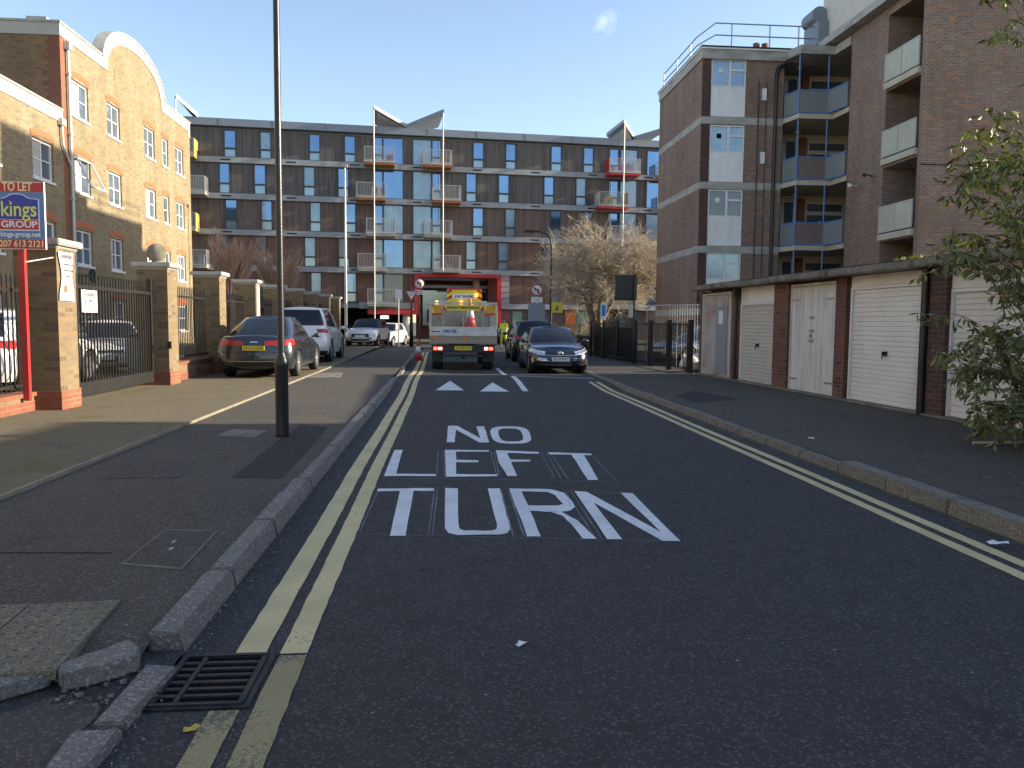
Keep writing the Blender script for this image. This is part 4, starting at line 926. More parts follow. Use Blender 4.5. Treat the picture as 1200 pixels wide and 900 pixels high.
for i, z in enumerate([2.15] + slabs):
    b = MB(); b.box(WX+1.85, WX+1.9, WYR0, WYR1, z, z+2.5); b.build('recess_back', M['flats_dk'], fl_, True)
    b = MB(); b.box(WX-.12, WX+1.85, WYR0-.0+.004, WYR1-.004, z-.22, z+.004); b.build('recess_slab', M['cream_slab'], fl_, True)
    b = MB(); b.box(WX-.10, WX-.07, WYR0+.05, (WYR0+WYR1)/2-.03, z+.1, z+1.0); b.box(WX-.10, WX-.07, (WYR0+WYR1)/2+.03, WYR1-.05, z+.1, z+1.0); b.build('balustrade_panel', M['bal_pale'], fl_, True)
    b = MB()
    for zz in (z+.05, z+1.0): b.box(WX-.115, WX-.06, WYR0+.01, WYR1-.01, zz, zz+.045)
    for yy in (WYR0+.01, (WYR0+WYR1)/2-.025, WYR1-.06): b.box(WX-.112, WX-.063, yy, yy+.05, z+.095, z+1.0)
    b.build('balustrade_rail', M['galv_l'], fl_, True)
    b = MB(); b.box(WX+1.80, WX+1.849, WYR0+.3, WYR0+1.15, z+.01, z+2.05); b.build('door', M['door_blue'], fl_, True)
b = MB(); b.box(WX-.45, WX+.4, WYR0-.0+.3, DY, 13.32, 13.62); b.build('wing_eaves', M['conc'], fl_, True)
b = MB(); b.box(WX+.05, 40, WY0+.3, DY+6, 13.64, 13.8); b.build('wing_roof', M['blackmetal'], fl_, True)
b = MB(); b.box(WX+.02, 26, WY0+2.2, 34.6, 13.81, 16.9); b.build('roof_house', M['render'], fl_, True)
b = MB(); b.box(WX-.45, WX+.3, 34.0, 35.4, 13.5, 14.6); b.tube([(WX-.3, 34.2, 14.9), (WX-.3, 35.3, 14.9)], .35, 14); b.build('roof_plant', M['grey_clad'], fl_, True)
b = MB(); b.tube([(WX-.03, WY0-.03, 7.1), (30, WY0-.03, 7.0)], .02, 6); b.build('cable', M['black'], fl_, True)
for (yy, zz, mm) in ((31.0, 7.0, 'white_pvc'), (29.9, 7.2, 'black')):
    b = MB(); b.tube([(WX, yy, zz+.05), (WX-.35, yy, zz+.12)], .02, 6); b.tube([(WX-.3, yy+.12, zz+.12), (WX-.5, yy-.32, zz+.02)], .07, 10); b.build('security_camera', M[mm], fl_, True)
# ================================================================ GARAGES
gd = Vector((.046, -1, 0)).normalized(); gP = Vector((gline(21.75), 21.75, 0)); gang = math.atan2(gd.y, gd.x); gnn = Vector((-gd.y, gd.x, 0)) * -1   # outward
gar = thing('garage_row', 'row of lock-up garages with mixed white doors and a flat mossy concrete roof', 'garages', tuple(gP), gang)
def gs(px, py=400):
    r = ray(px, py); t = gP.dot(gnn) / (r.x*gnn.x + r.y*gnn.y); return (Vector((r.x*t, r.y*t, 0)) - gP).dot(gd)
S_ = {k: gs(k) for k in (821, 824, 855, 858, 866, 868, 910, 927, 981, 996, 1080, 1113)}
GL = 17.0; ZT = 2.40
M['door_cream'] = mat('cream_door', (.76, .73, .66), .5, var=.06, vscale=1.5, stain=(1.2, .35, (.42, .37, .28), (1, 1, .25)))
M['door_white'] = mat('worn_white_door', (.66, .64, .59), .55, var=.1, vscale=3, stain=(2.5, .6, (.36, .31, .25), (3, 3, .3)))
M['door_beige'] = mat('beige_roller', (.54, .51, .44), .5, var=.08, stain=(1.5, .4, (.28, .25, .2), (1, 1, .3)))
M['door_steel'] = mat('grey_patched_door', (.42, .42, .41), .5, var=.1, stain=(1.4, .85, (.30, .12, .04), (1, 1, 1)))
b = MB(); b.box(-.1, GL, .12, 5.5, 0, ZT); b.build('wall', M['garbrick'], gar)
# roof slab in uneven lengths
b = MB(); x = .1; k = 0
while x < GL:
    l = rnd.uniform(2.2, 3.2); dz = rnd.uniform(-.012, .012)
    b.obox((x, -.42 + rnd.uniform(-.02, .02), ZT + dz + .005), (min(l, GL - x) - .012, 0, rnd.uniform(-.02, .02)), (0, 6, 0), (0, 0, .13)); x += l
rough_stone(b.build('roof_slab', M['conc_d'], gar, bevel=.02), .012, 10, 4)
b = MB(); b.box(.12, GL, -.1, 5.9, ZT+.145, ZT+.19); b.build('roof_felt', M['blackmetal'], gar)
b = MB(); b.box(-.1, GL, -.16, .0, .02, .125); b.build('threshold', M['conc_d'], gar)
def pier(s0, s1, d=.12, m='garbrick'):
    b = MB(); b.box(s0, s1, -d, .11, .05, ZT); b.build('pier', M[m], gar)
pier(-.1, S_[824], .06); pier(S_[858]-.02, S_[868]-.03, .02); pier(S_[910]+.02, S_[927], .10); pier(S_[981]+.03, S_[996]-.05, .08); pier(S_[1080]+.30, S_[1113]+.02, .10, 'flats_dk')
def roller(s0, s1, m, z1=2.1, pitch=.085, lintel=True, fr=.05, handle=True, zb=.12):
    rt = MB(); z = zb; prof = []
    while z < z1 - .001:
        for dz, dy in ((0, 0), (.012, -.018), (pitch-.018, -.018), (pitch-.006, 0)): prof.append((z+dz, dy))
        z += pitch
    vs = []; fs = []
    for (zz, dy) in prof: vs += [(s0+fr, .03+dy, min(zz, z1)), (s1-fr, .03+dy, min(zz, z1))]
    for i in range(len(prof)-1): fs.append((2*i, 2*i+1, 2*i+3, 2*i+2))
    rt.add(vs, fs); d = rt.build('door', m, gar)
    b = MB(); b.box(s0, s0+fr, -.03, .1, .06, z1+.04); b.box(s1-fr, s1, -.03, .1, .06, z1+.04); b.box(s0+fr, s1-fr, -.029, .1, z1-.01, z1+.04); b.build('door_frame', M['white_pvc'], d)
    if lintel: b = MB(); b.box(s0, s1, -.02, .1, z1+.045, ZT); b.build('lintel_board', M['door_cream'], d)
    b = MB(); b.box((s0+s1)/2-.05, (s0+s1)/2+.05, -.03, .02, .98, 1.05); b.tube([((s0+s1)/2, -.05, 1.05), ((s0+s1)/2, -.05, .92)], .012, 6); b.build('handle', M['blackmetal'], d)
    return d
roller(S_[868], S_[910], M['door_beige'], 1.98); o = roller(S_[996]+.02, S_[1080]+.12, M['door_cream'], 2.16); roller(S_[1113]+.02, S_[1113]+2.35, M['door_cream'], 2.02)
roller(S_[1113]+2.7, S_[1113]+5.0, M['door_beige'], 2.1)
# the two timber doors
def leafdoor(s0, s1, z1, m, n=2, lab=None):
    b = MB(); b.box(s0, s1, .0, .08, .12, .121) if False else None
    fr = MB(); fr.box(s0, s0+.05, -.05, .1, .08, z1+.05); fr.box(s1-.05, s1, -.05, .1, .08, z1+.05); fr.box(s0+.05, s1-.05, -.049, .1, z1, z1+.05); f = fr.build('door_frame', M['door_white'], gar)
    w_ = (s1 - s0 - .1) / n
    for k in range(n):
        a = s0 + .05 + w_*k; b = MB(); x = a + .008
        while x < a + w_ - .02: b.box(x, min(x+.105, a+w_-.008), -.035 + rnd.uniform(-.003, .003), .0, .13, z1-.01); x += .11
        b.box(a+.01, a+w_-.01, .001, .03, .13, z1-.012); o = b.build('door', m, gar)
        h = MB(); xh = a + (.02 if k else w_-.32) if n > 1 else a+.02
        for zz in (.35, 2.0 if z1 > 2 else 1.8): h.box(a if k == 0 else a+w_-.3, (a+.3) if k == 0 else a+w_, -.05, -.036, zz, zz+.035)
        h.build('hinge', M['galv'], o)
    return f
leafdoor(S_[824]+.02, S_[858]-.04, 2.28, M['door_steel'], 2)
pz = MB(); pz.box(S_[824]+1.02, S_[824]+1.75, -.055, -.04, .2, 1.95); pz.build('metal_patch', mat('grey_sheet', (.25, .27, .29), .5, var=.1), gar)
pz = MB(); pz.box(S_[824]+1.2, S_[824]+1.5, -.06, -.056, 1.5, 1.85); pz.build('notice', M['white_pvc'], gar)
leafdoor(S_[927]+.02, S_[981]+.0, 2.3, M['door_white'], 2)
pz = MB(); sm_ = (S_[927]+S_[981])/2
for z in (1.15, 1.35, 1.62): pz.box(sm_-.07, sm_+.09, -.06, -.036, z, z+.06)
pz.lathe([(.03, 0), (.03, .03)], 10, (sm_, -.075, 1.28), 'y'); pz.build('lock', M['galv'], gar)
b = MB(); b.tube([(S_[1080]+.24, -.14, ZT), (S_[1080]+.24, -.14, .05)], .06, 10); b.build('drainpipe', M['black'], gar)
b = MB(); b.tube([(S_[866]+.0, -.10, ZT), (S_[866], -.10, .05)], .04, 10); b.box(S_[866]-.08, S_[866]+.08, -.18, -.02, 2.15, 2.35); b.build('drainpipe', M['black'], gar)
# ================================================================ HOUSE BEHIND (unseen, right of the frame; added to cast shade on the near road)
hs = thing('shade_house', 'unseen two storey brick house added beyond the right edge to shade the near road', 'building', (12, 0, 0))
b = MB(); wall_holes(b, (12.6, -26, 0), (0,1,0), 37.2, 5.0, [(k*4+1.2, k*4+2.5, z, z+1.3) for k in range(9) for z in (.9, 3.4)], (-1,0,0), .1); b.quad((21, 11.2, 0), (12.6, 11.2, 0), (12.6, 11.2, 5.0), (21, 11.2, 5.0)); b.prism([(12.6, 11.2, 5.0), (21, 11.2, 5.0), (16.8, 11.2, 5.95)], (0, -37.2, 0)); b.build('wall', M['flats'], hs, True)
b = MB(); b.obox((12.2, -26.3, 4.9), (4.6, 0, 1.05), (0, 37.8, 0), (0, 0, .12)); b.obox((21.4, -26.3, 4.9), (-4.6, 0, 1.05), (0, 37.8, 0), (0, 0, .12)); b.build('roof', M['conc_d'], hs, True)
for k in range(9):
    for z in (.9, 3.4):
        b = MB(); b.box(12.66, 12.72, -26+k*4+1.2, -26+k*4+2.5, z, z+1.3); b.build('window', M['glass'], hs, True)
# ================================================================ GATE PIERS, RAILINGS, GATE
M['pierbrick'] = brick('pier_stock_brick', (.27, .195, .10), (.19, .13, .068), (.22, .19, .14), c3=(.11, .07, .04), tint=(.15, .10, .055))
PYS = [12.58, 17.4, 21.3, 25.3, 29.2, 33.0, 37.0, 41.0, 45.0]
desc = ['the first brick gate pier, at the left edge behind the estate agent board', 'brick gate pier topped by a round stone ball', 'brick pier just beyond the one with the stone ball, left of the dark saloon',
        'brick pier directly behind the dark saloon, with a white sheet on its side', 'fifth brick pier, seen left of the lamp post above the saloon roof', 'brick pier behind the roof of the silver estate car', 'brick pier beyond the silver estate car, seventh along the wall', 'brick pier near the far end of the wall, behind the white hatchback', 'last and smallest brick pier at the far end of the wall']
def gate_pier(y, label, ball=False):
    z0 = SH(y) - .01; t = thing('gate_pier', label, 'brick pier', (-6.12, y + .31, z0), 0, 'brick piers along the left boundary wall')
    hw = .31; H = 2.45 if y < 20 else 2.5
    b = MB(); b.box(-hw-.02, hw+.02, -hw-.02, hw+.02, 0, .30); b.build('red_base', M['redbrick'], t)
    b = MB(); b.box(-hw, hw, -hw, hw, .30, H); b.build('shaft', M['pierbrick'], t)
    b = MB(); b.box(-hw-.03, hw+.03, -hw-.03, hw+.03, H, H+.05); b.box(-hw-.09, hw+.09, -hw-.09, hw+.09, H+.05, H+.15); b.build('cap', M['conc'], t, bevel=.015)
    if ball: b = MB(); b.lathe([(.10, 0), (.09, .04)], 16, (0, 0, H+.15)); b.ball((0, 0, H+.15+.22), .2, 12); b.build('stone_ball', M['conc_d'], t)
    return t
for i, y in enumerate(PYS): gate_pier(y, desc[i], i == 1)
b = MB(); b.box(-5.80, -5.795, 25.4, 25.75, 1.5, 2.6); tag(b.build('notice_sheet', M['white_pvc']), 'plain white sheet fixed to the side of the pier behind the dark saloon', 'notice')
M['rail'] = mat('dark_railing', (.028, .027, .026), .45, .3, var=.3, vscale=6)
def railing(y0, y1, x, zp, ztop, label, n_group='railing panels between the brick piers', step=.125, plinth=True):
    z0 = SH(y0)
    if plinth:
        b = MB(); b.box(x-.12, x+.12, y0, y1, 0, z0+.16); t0 = None
        w_ = thing('low_brick_wall', label.replace('railings', 'low brick wall under the railings'), 'low wall', (x, (y0+y1)/2, z0)); b.build('red_base', M['redbrick'], w_, True)
        b = MB(); b.box(x-.11, x+.11, y0, y1, z0+.16, zp-.06); b.build('wall', M['stock_dark'], w_, True)
        b = MB(); b.box(x-.15, x+.15, y0, y1, zp-.06, zp); b.build('coping', M['redbrick'], w_, True)
    t = thing('railing_panel', label, 'railings', (x, (y0+y1)/2, zp), 0, n_group)
    b = MB(); b.box(x-.02, x+.02, y0, y1, zp+.08, zp+.12); b.build('bottom_rail', M['rail'], t, True)
    b = MB(); b.box(x-.02, x+.02, y0, y1, ztop-.22, ztop-.18); b.build('top_rail', M['rail'], t, True)
    b = MB(); n = int((y1-y0)/step)
    for k in range(n+1):
        y = lerp(y0+.06, y1-.06, k/n); b.box(x-.009, x+.009, y-.009, y+.009, zp+.02, ztop); b.add([(x-.009, y-.009, ztop), (x+.009, y-.009, ztop), (x+.009, y+.009, ztop), (x-.009, y+.009, ztop), (x, y, ztop+.05)], [(0,1,4),(1,2,4),(2,3,4),(3,0,4)])
    b.build('bars', M['rail'], t, True)
rlab = ['railings beside the red sign post at the left edge', 'railings between the ball-topped pier and the next pier', 'railings on the wall behind the boot of the dark saloon', 'railings behind the roof of the dark saloon', 'railings behind the lamp post, over the silver estate car', 'railings behind the roof of the silver estate car', 'railings behind the bonnet of the silver estate car', 'railings next to last on the far wall, behind the white hatchback', 'railings at the far end of the wall']
railing(7.2, 12.56, -6.30, .40, 2.12, rlab[0])
for i in range(1, 8): railing(PYS[i]+.64, PYS[i+1]-.02, -6.15, .55 + (SH(PYS[i])-.118), 2.25 + (SH(PYS[i])-.118), rlab[i], step=.125 if i < 3 else .15)
gt = thing('sliding_gate', 'dark metal barred sliding gate between the two nearest brick piers', 'gate', (-6.15, 15.3, .12))
b = MB(); b.box(-6.19, -6.11, 13.1, 17.35, .20, .42); b.build('bottom_beam', M['rail'], gt, True)
b = MB(); b.box(-6.18, -6.12, 13.1, 17.35, 2.02, 2.08); b.build('top_rail', M['rail'], gt, True)
for y in (13.1, 17.27): b = MB(); b.box(-6.19, -6.11, y, y+.08, .42, 2.35); b.build('end_post', M['rail'], gt, True)
b = MB()
for k in range(33): y = 13.22 + k*.125; b.box(-6.162, -6.138, y, y+.024, .42, 2.02); b.box(-6.16, -6.14, y+.002, y+.022, 2.08, 2.28)
b.build('bars', M['rail'], gt, True)
b = MB(); b.box(-6.1, -6.085, 14.02, 14.62, 1.62, 2.0); ns = b.build('notice', M['white_pvc']); tag(ns, 'white notice with faded red lettering fixed to the sliding gate', 'sign')
M['red_t'] = mat('faded_red_lettering', (.5, .1, .08), .6); M['blk_t'] = mat('grey_lettering', (.12, .12, .14), .6); M['blue_t'] = mat('blue_lettering', (.12, .17, .4), .6)
for k, (s_, mm) in enumerate((('WARNING', 'red_t'), ('AUTOMATIC', 'blk_t'), ('GATES', 'blk_t'))): text(s_, .10, 'lettering', M[mm], ns, (-6.082, 14.32, 1.92 - k*.11), FACE((1, 0)), .42)
b = MB(); b.box(-5.81, -5.74, 17.30, 17.36, .9, 1.05); tag(b.build('gate_lock_box', M['black']), 'small black box on the corner of the ball-topped pier', 'lock box')
# paper notice on the first pier
b = MB(); N_ = 10; vs = []
for k in range(N_+1):
    t = k/N_; z = 2.52 - t*.74; pin = .0 + .09*math.sin(PI*min(1, t*1.05))**2; bulge = .03*math.sin(t*PI*2)
    for j in range(5): u_ = j/4; vs.append((-5.79 + bulge*math.sin(PI*u_) + .004, 12.60 + pin + u_*(.48 - pin*1.6), z))
b.add(vs, [(k*5+j, k*5+j+1, k*5+j+6, k*5+j+5) for k in range(N_) for j in range(4)]); wn_ = b.build('warning_notice', M['white_pvc']); tag(wn_, 'curled white warning notice tied to the side of the first brick pier', 'sign')
wn_.data.materials[0] = M['white_pvc']
text('WARNING', .11, 'lettering', M['blk_t'], wn_, (-5.765, 12.84, 2.45), FACE((1, 0)), .38)
for k, (s_, ww) in enumerate((('THESE PREMISES ARE', .32), ('PROTECTED BY CAMERAS', .30), ('AND PATROLS', .2), ('24 HOURS', .22))): text(s_, .035, 'lettering', M['blk_t'], wn_, (-5.752, 12.85, 2.33 - k*.09), FACE((1, 0)), ww)
# ================================================================ TO LET BOARD
tl = thing('estate_agent_board', 'red and blue TO LET board on a red wooden post at the left edge', 'sign board', (-6.11, 12.2, .38))
b = MB(); b.box(-6.155, -6.065, 12.17, 12.24, .30, 2.62); b.build('post', M['red'], tl, True)
xR_ = onY(52, 250, 12.13).x; kx = (xR_ - onY(20.2, 250, 12.13).x)/204.0; bcx, bw = onY(20.2, 250, 12.13).x, 412*kx; bz1, bz0 = onY(26, 213, 12.13).z, onY(26, 292, 12.13).z; kz = (bz1-bz0)/507.0
bx_ = lambda cx: bcx + (cx-130)*kx
bzf = lambda cy: bz1 - (cy-148)*kz
M['s_red'] = mat('sign_red', (.50, .035, .04), .45, var=.05); M['s_blue'] = mat('sign_blue', (.10, .22, .42), .45, var=.05); M['s_navy'] = mat('sign_navy', (.035, .05, .32), .45, var=.05)
M['s_cream'] = mat('sign_cream', (.80, .66, .36), .5, var=.04); M['s_lime'] = mat('sign_lime', (.72, .74, .15), .5, var=.04); M['s_white'] = mat('sign_white', (.78, .78, .78), .5, var=.04)
b = MB(); b.box(bcx-bw/2, bcx+bw/2, 12.13, 12.165, bz0, bz1); bd = b.build('board', M['s_white'], tl, True)
yf = 12.13
def sq(x0, x1, y0, y1, m, lay): b = MB(); b.box(bx_(x0), bx_(x1), yf-.002*lay, yf-.002*(lay-1)-.0003, bzf(y1), bzf(y0)); return b.build('printed_panel', M[m], bd, True)
sq(-76, 334, 152, 225, 's_red', 1); sq(-76, 334, 226, 579, 's_blue', 1); sq(-76, 334, 580, 651, 's_red', 1)
ar = [(-38, 515), (-38, 275), (20, 272), (50, 262), (75, 245), (100, 238), (130, 236), (160, 238), (185, 245), (210, 262), (240, 272), (297, 275), (297, 515)]
b = MB(); b.prism([(bx_(x), yf-.0022, bzf(y)) for x, y in ar], (0, -.0018, 0)); b.build('printed_panel', M['s_white'], bd, True)
ar2 = [(130 + (x-130)*.955, 375 + (y-375)*.955) for x, y in ar]; ar2 = [(x, min(y, 430)) for x, y in ar2]
b = MB(); b.prism([(bx_(x), yf-.0042, bzf(y)) for x, y in ar2], (0, -.0018, 0)); b.build('printed_panel', M['s_navy'], bd, True)
sq(-30, 290, 433, 507, 's_red', 3)
tx = lambda s_, cx, cy, size, m, wd, bold=0: text(s_, size, 'lettering', M[m], bd, Vector((bx_(cx), yf-.009, bzf(cy))) - tl.location, FACE((0, -1)), wd*kx, .001, bold)
bd_texts = [tx('TO LET', 137, 189, .17, 's_cream', 225, .004), tx('kings', 143, 358, .30, 's_lime', 262, .003), tx('GROUP', 143, 470, .13, 's_white', 270, .003), tx('kings-group.net', 150, 545, .10, 's_white', 300, .002), tx('0207 613 2121', 144, 616, .13, 's_cream', 358, .003)]
b = MB(); b.lathe([(.014, 0), (.014, .002)], 12, (bx_(79), yf-.013, bzf(300)), 'y'); b.build('printed_panel', M['s_red'], bd, True)
b = MB(); b.tube([(-6.08, 12.2, 2.32), (-5.84, 12.55, 2.42)], .012, 6); b.build('brace', M['galv_l'], tl, True)
# ================================================================ LAMP COLUMNS, SIGNS
lp = thing('street_lamp', 'tall black lamp post standing on the near left pavement', 'lamp post', (-1.97, 9.85, .11))
b = MB(); b.lathe([(.08, -.02), (.078, .0), (.078, .82), (.082, .84), (.082, .90), (.07, .94), (.043, 1.0), (.041, 1.02)], 24); b.build('base', M['black'], lp)
b = MB(); b.tube([(0, 0, 1.0), (0, 0, 6.2)], [.042, .036], 20); b.build('shaft', M['black'], lp)
b = MB(); b.tube([(0, 0, 6.2), (.1, 0, 6.5), (.5, 0, 6.7), (1.0, 0, 6.75)], .025, 10); b.build('arm', M['black'], lp)
b = MB(); b.box(.9, 1.5, -.12, .12, 6.68, 6.8); b.build('lantern', M['grey_clad'], lp, bevel=.03)
b = MB(); b.box(-.02, .02, -.083, -.078, .30, .55); b.build('access_door', M['blackmetal'], lp)
p = onY(645, 405, 42); l2 = thing('street_lamp', 'black lamp column with a curved arm standing in front of the bare tree', 'lamp post', (5.65, 42, .09))
b = MB(); b.lathe([(.10, 0), (.10, 1.2), (.07, 1.35)], 12); b.build('base', M['black'], l2)
b = MB(); b.tube([(0, 0, 1.3), (0, 0, 5.4), (-.05, 0, 5.8), (-.25, 0, 6.08), (-.6, 0, 6.2), (-1.0, 0, 6.22)], [.075, .055, .05, .045, .04, .035], 10); b.build('shaft', M['black'], l2)
b = MB(); b.box(-1.45, -.9, -.1, .1, 6.15, 6.27); b.build('lantern', M['blackmetal'], l2)
b = MB(); b.box(.02, .82-.2, -.11, -.09, 2.05, 2.6); yy_ = b.build('sign_plate', M['s_yel'] if 's_yel' in M else M['yellowp']); yy_.location = (5.65, 42, .0); tag(yy_, 'yellow warning plate fixed to the black lamp column by the tree', 'sign')
b = MB(); b.add([(.22, -.113, 2.15), (.42, -.113, 2.15), (.32, -.113, 2.5)], [(0,1,2)]); b.build('symbol', M['blk_t'], yy_)
l3 = thing('street_lamp', 'slim pale grey column rising above the far end of the left wall', 'lamp post', (-5.8, 48, .1))
b = MB(); b.tube([(0, 0, 0), (0, 0, 10.4)], [.09, .05], 10); b.build('shaft', M['galv'], l3); b = MB(); b.box(-.15, .15, -.25, .1, 10.4, 10.52); b.build('lantern', M['galv_l'], l3)
def post(name, label, x, y, z0, h, r=.04, m='blackmetal', thick=0):
    t = thing(name, label, 'road sign', (x, y, z0)); b = MB(); b.tube([(0, 0, 0), (0, 0, h)], r, 8); b.build('post', M[m], t)
    if thick: b = MB(); b.lathe([(.11, 0), (.11, thick), (.05, thick+.1)], 10); b.build('base', M[m], t)
    return t
def noturn(t, z, r=.31):
    b = MB(); b.lathe([(r, 0), (r, .03)], 28, (0, -.09, z), 'y'); d = b.build('roundel', M['s_white'], t)
    b = MB(); n = 36; vs = []
    for k in range(n): a = 2*PI*k/n; vs += [(r*math.cos(a), -.096, z + r*math.sin(a)), (r*.78*math.cos(a), -.096, z + r*.78*math.sin(a))]
    b.add(vs, [(2*k, 2*((k+1) % n), 2*((k+1) % n)+1, 2*k+1) for k in range(n)]); b.build('red_ring', M['red'], d)
    b = MB(); K = .31; q = [(.10, -.15), (.10, .03), (.06, .07), (-.05, .07), (-.05, .13), (-.18, .04), (-.05, -.05), (-.05, .01), (.03, .01), (.03, -.15)]
    b.add([(x*r/K, -.0965, z + zz*r/K) for x, zz in q], [tuple(range(len(q)))]); b.build('arrow', M['black'], d)
    b = MB(); d1 = r*.72*math.sqrt(.5); w_ = .03; b.add([(-d1-w_*.7, -.097, z+d1-w_*.7), (-d1+w_*.7, -.097, z+d1+w_*.7), (d1+w_*.7, -.097, z-d1+w_*.7), (d1-w_*.7, -.097, z-d1-w_*.7)], [(0,1,2,3)]); b.build('red_bar', M['red'], d)
    b = MB(); b.box(-.28, .28, -.10, -.08, z-r-.30, z-r-.04); pl_ = b.build('supplementary_plate', M['s_white'], t)
    text('Except', .11, 'lettering', M['blk_t'], t, (0, -.104, z-r-.12), FACE((0, -1)), .38); text('cycles', .11, 'lettering', M['blk_t'], t, (0, -.104, z-r-.23), FACE((0, -1)), .34)
q = onY(482, 345, 45); gw = post('give_way_sign', 'white and red GIVE WAY triangle on a black post, left of the lorry', q.x, 45, .10, 3.3, .04, thick=1.35)
zc = q.z - .10
def tri_mb(r, y, m, nm, par, z):
    b = MB(); pts_ = [(-r*.866, y, z + r*.5), (r*.866, y, z + r*.5), (0, y, z - r)]; b.prism(pts_, (0, -.012, 0)); return b.build(nm, M[m], par)
tt = tri_mb(.42, -.05, 'red', 'triangle', gw, zc - .0); tri_mb(.29, -.0625, 's_white', 'white_field', tt, zc)
text('GIVE', .13, 'lettering', M['blk_t'], gw, (0, -.078, zc + .06), FACE((0, -1)), .3); text('WAY', .11, 'lettering', M['blk_t'], gw, (0, -.078, zc - .06), FACE((0, -1)), .2)
q = onY(491.5, 332.5, 46.5); nl = post('no_left_turn_sign', 'no left turn roundel just right of the give way triangle', q.x, 46.5, 0.0, q.z + .35, .045); noturn(nl, q.z, .32)
q = onY(629, 340, 39.5); nl2 = post('no_left_turn_sign', 'no left turn roundel on a grey post above the parked cars', q.x, 39.5, 0.09, q.z + .2, .05, 'galv'); noturn(nl2, q.z - .09, .31)
b = MB(); b.box(-.42, .42, -.075, -.05, q.z-1.75, q.z-.75); b.build('sign_back', M['grey_clad'], nl2)
b = MB(); b.tube([(-.38, 0, 0), (-.38, 0, q.z-.8)], .04, 8); b.tube([(.38, 0, 0), (.38, 0, q.z-.8)], .04, 8); b.build('side_post', M['galv'], nl2)
q = onY(467, 345, 48); sp_ = post('parking_plate', 'small blank white plate on a thin pole behind the white hatchback', q.x, 48, .0, q.z + .3, .035, 'galv'); b = MB(); b.box(-.2, .2, -.07, -.045, q.z-.28, q.z+.28); b.build('plate', M['s_white'], sp_)
bk = post('sign_board', 'black back of a large rectangular sign on a post by the black fence', 6.52, 27, .09, 3.1, .035)
b = MB(); b.box(-.66, .10, .04, .07, 2.2, 3.08); b.build('board', M['black'], bk, bevel=.01)
b = MB(); b.box(-.2, -.04, -.06, -.04, 1.62, 2.05); b.build('small_plate', M['conc'], bk)
q = onY(707, 365, 38); bs_ = post('blue_sign', 'narrow white and blue sign on a post beside the trunk of the bare tree', q.x, 38, .09, q.z + .3, .03, 'galv'); b = MB(); b.box(-.14, .14, -.06, -.04, q.z-.42, q.z+.32); f_ = b.build('plate', M['s_white'], bs_); b = MB(); b.box(-.09, .09, -.064, -.061, q.z-.3, q.z+.22); b.build('blue_symbol', mat('sign_mid_blue', (.03, .2, .6), .5), f_)
# ================================================================ FENCES ON THE RIGHT
def fence_run(name, label, p0, p1, h, m, post_w=.07, n=3, step=.13, z0=.09, bar_w=.016, group=None):
    p0, p1 = Vector((*p0, 0)), Vector((*p1, 0)); d = p1 - p0; Ln = d.length; t = thing(name, label, 'fence', (p0.x, p0.y, z0), math.atan2(d.y, d.x), group)
    for k in range(n+1): b = MB(); x = Ln*k/n; b.box(x-post_w/2, x+post_w/2, -post_w/2, post_w/2, -.05, h+.08); b.build('post', M[m], t)
    for z in (.12, h-.08): b = MB(); b.box(0, Ln, -.018, .018, z, z+.04); b.build('rail', M[m], t)
    b = MB()
    for k in range(1, int(Ln/step)): x = k*step; b.box(x-bar_w/2, x+bar_w/2, -bar_w/2, bar_w/2, .05, h)
    b.build('bars', M[m], t)
    return t
fence_run('metal_fence', 'black metal bar fence running from the garages along the right pavement', (7.02, 22.2), (6.72, 27.6), 1.45, 'black', .13, 3)
fence_run('metal_fence', 'black metal fence further on, below the bare tree', (6.70, 27.7), (6.35, 34.0), 1.45, 'black', .09, 3)
b = MB(); b.prism([(6.80, 27.7, .1), (6.45, 33.9, .1), (6.45, 33.9, 1.35), (6.80, 27.7, 1.35)], (.03, 0, 0)); tag(b.build('fence_board', M['black']), 'black solid boarding behind the bars of the far black fence', 'fence panel')
fence_run('timber_fence', 'weathered low timber fence in front of the orange door', (4.9, 46.0), (9.6, 46.6), 1.35, 'fence_wood' if 'fence_wood' in M else 'rail', .09, 3, .11, bar_w=.07)
# ivy covered low wall
lw_ = thing('low_wall', 'low wall covered in dark green ivy beside the navy hatchback', 'wall', (6.3, 34.2, .09)); b = MB(); b.box(5.6, 6.4, 34.3, 34.5, .05, .95); b.build('wall', M['garbrick'], lw_, True)
M['ivy'] = leafmat('ivy_leaf', (.035, .05, .018), (.10, .11, .03)); b = MB(); r_ = random.Random(4)
for k in range(700):
    x, y, z = r_.uniform(5.55, 6.45), 34.27 - abs(r_.gauss(0, .05)), r_.uniform(.08, 1.0); s = r_.uniform(.03, .06); a = r_.uniform(0, 6.3)
    b.add([(x, y, z), (x+s*math.cos(a), y-s*.3, z+s*math.sin(a)), (x+s*1.2*math.cos(a+.6), y-s*.2, z+s*1.2*math.sin(a+.6))], [(0,1,2)])
b.build('ivy', M['ivy'], lw_, True)
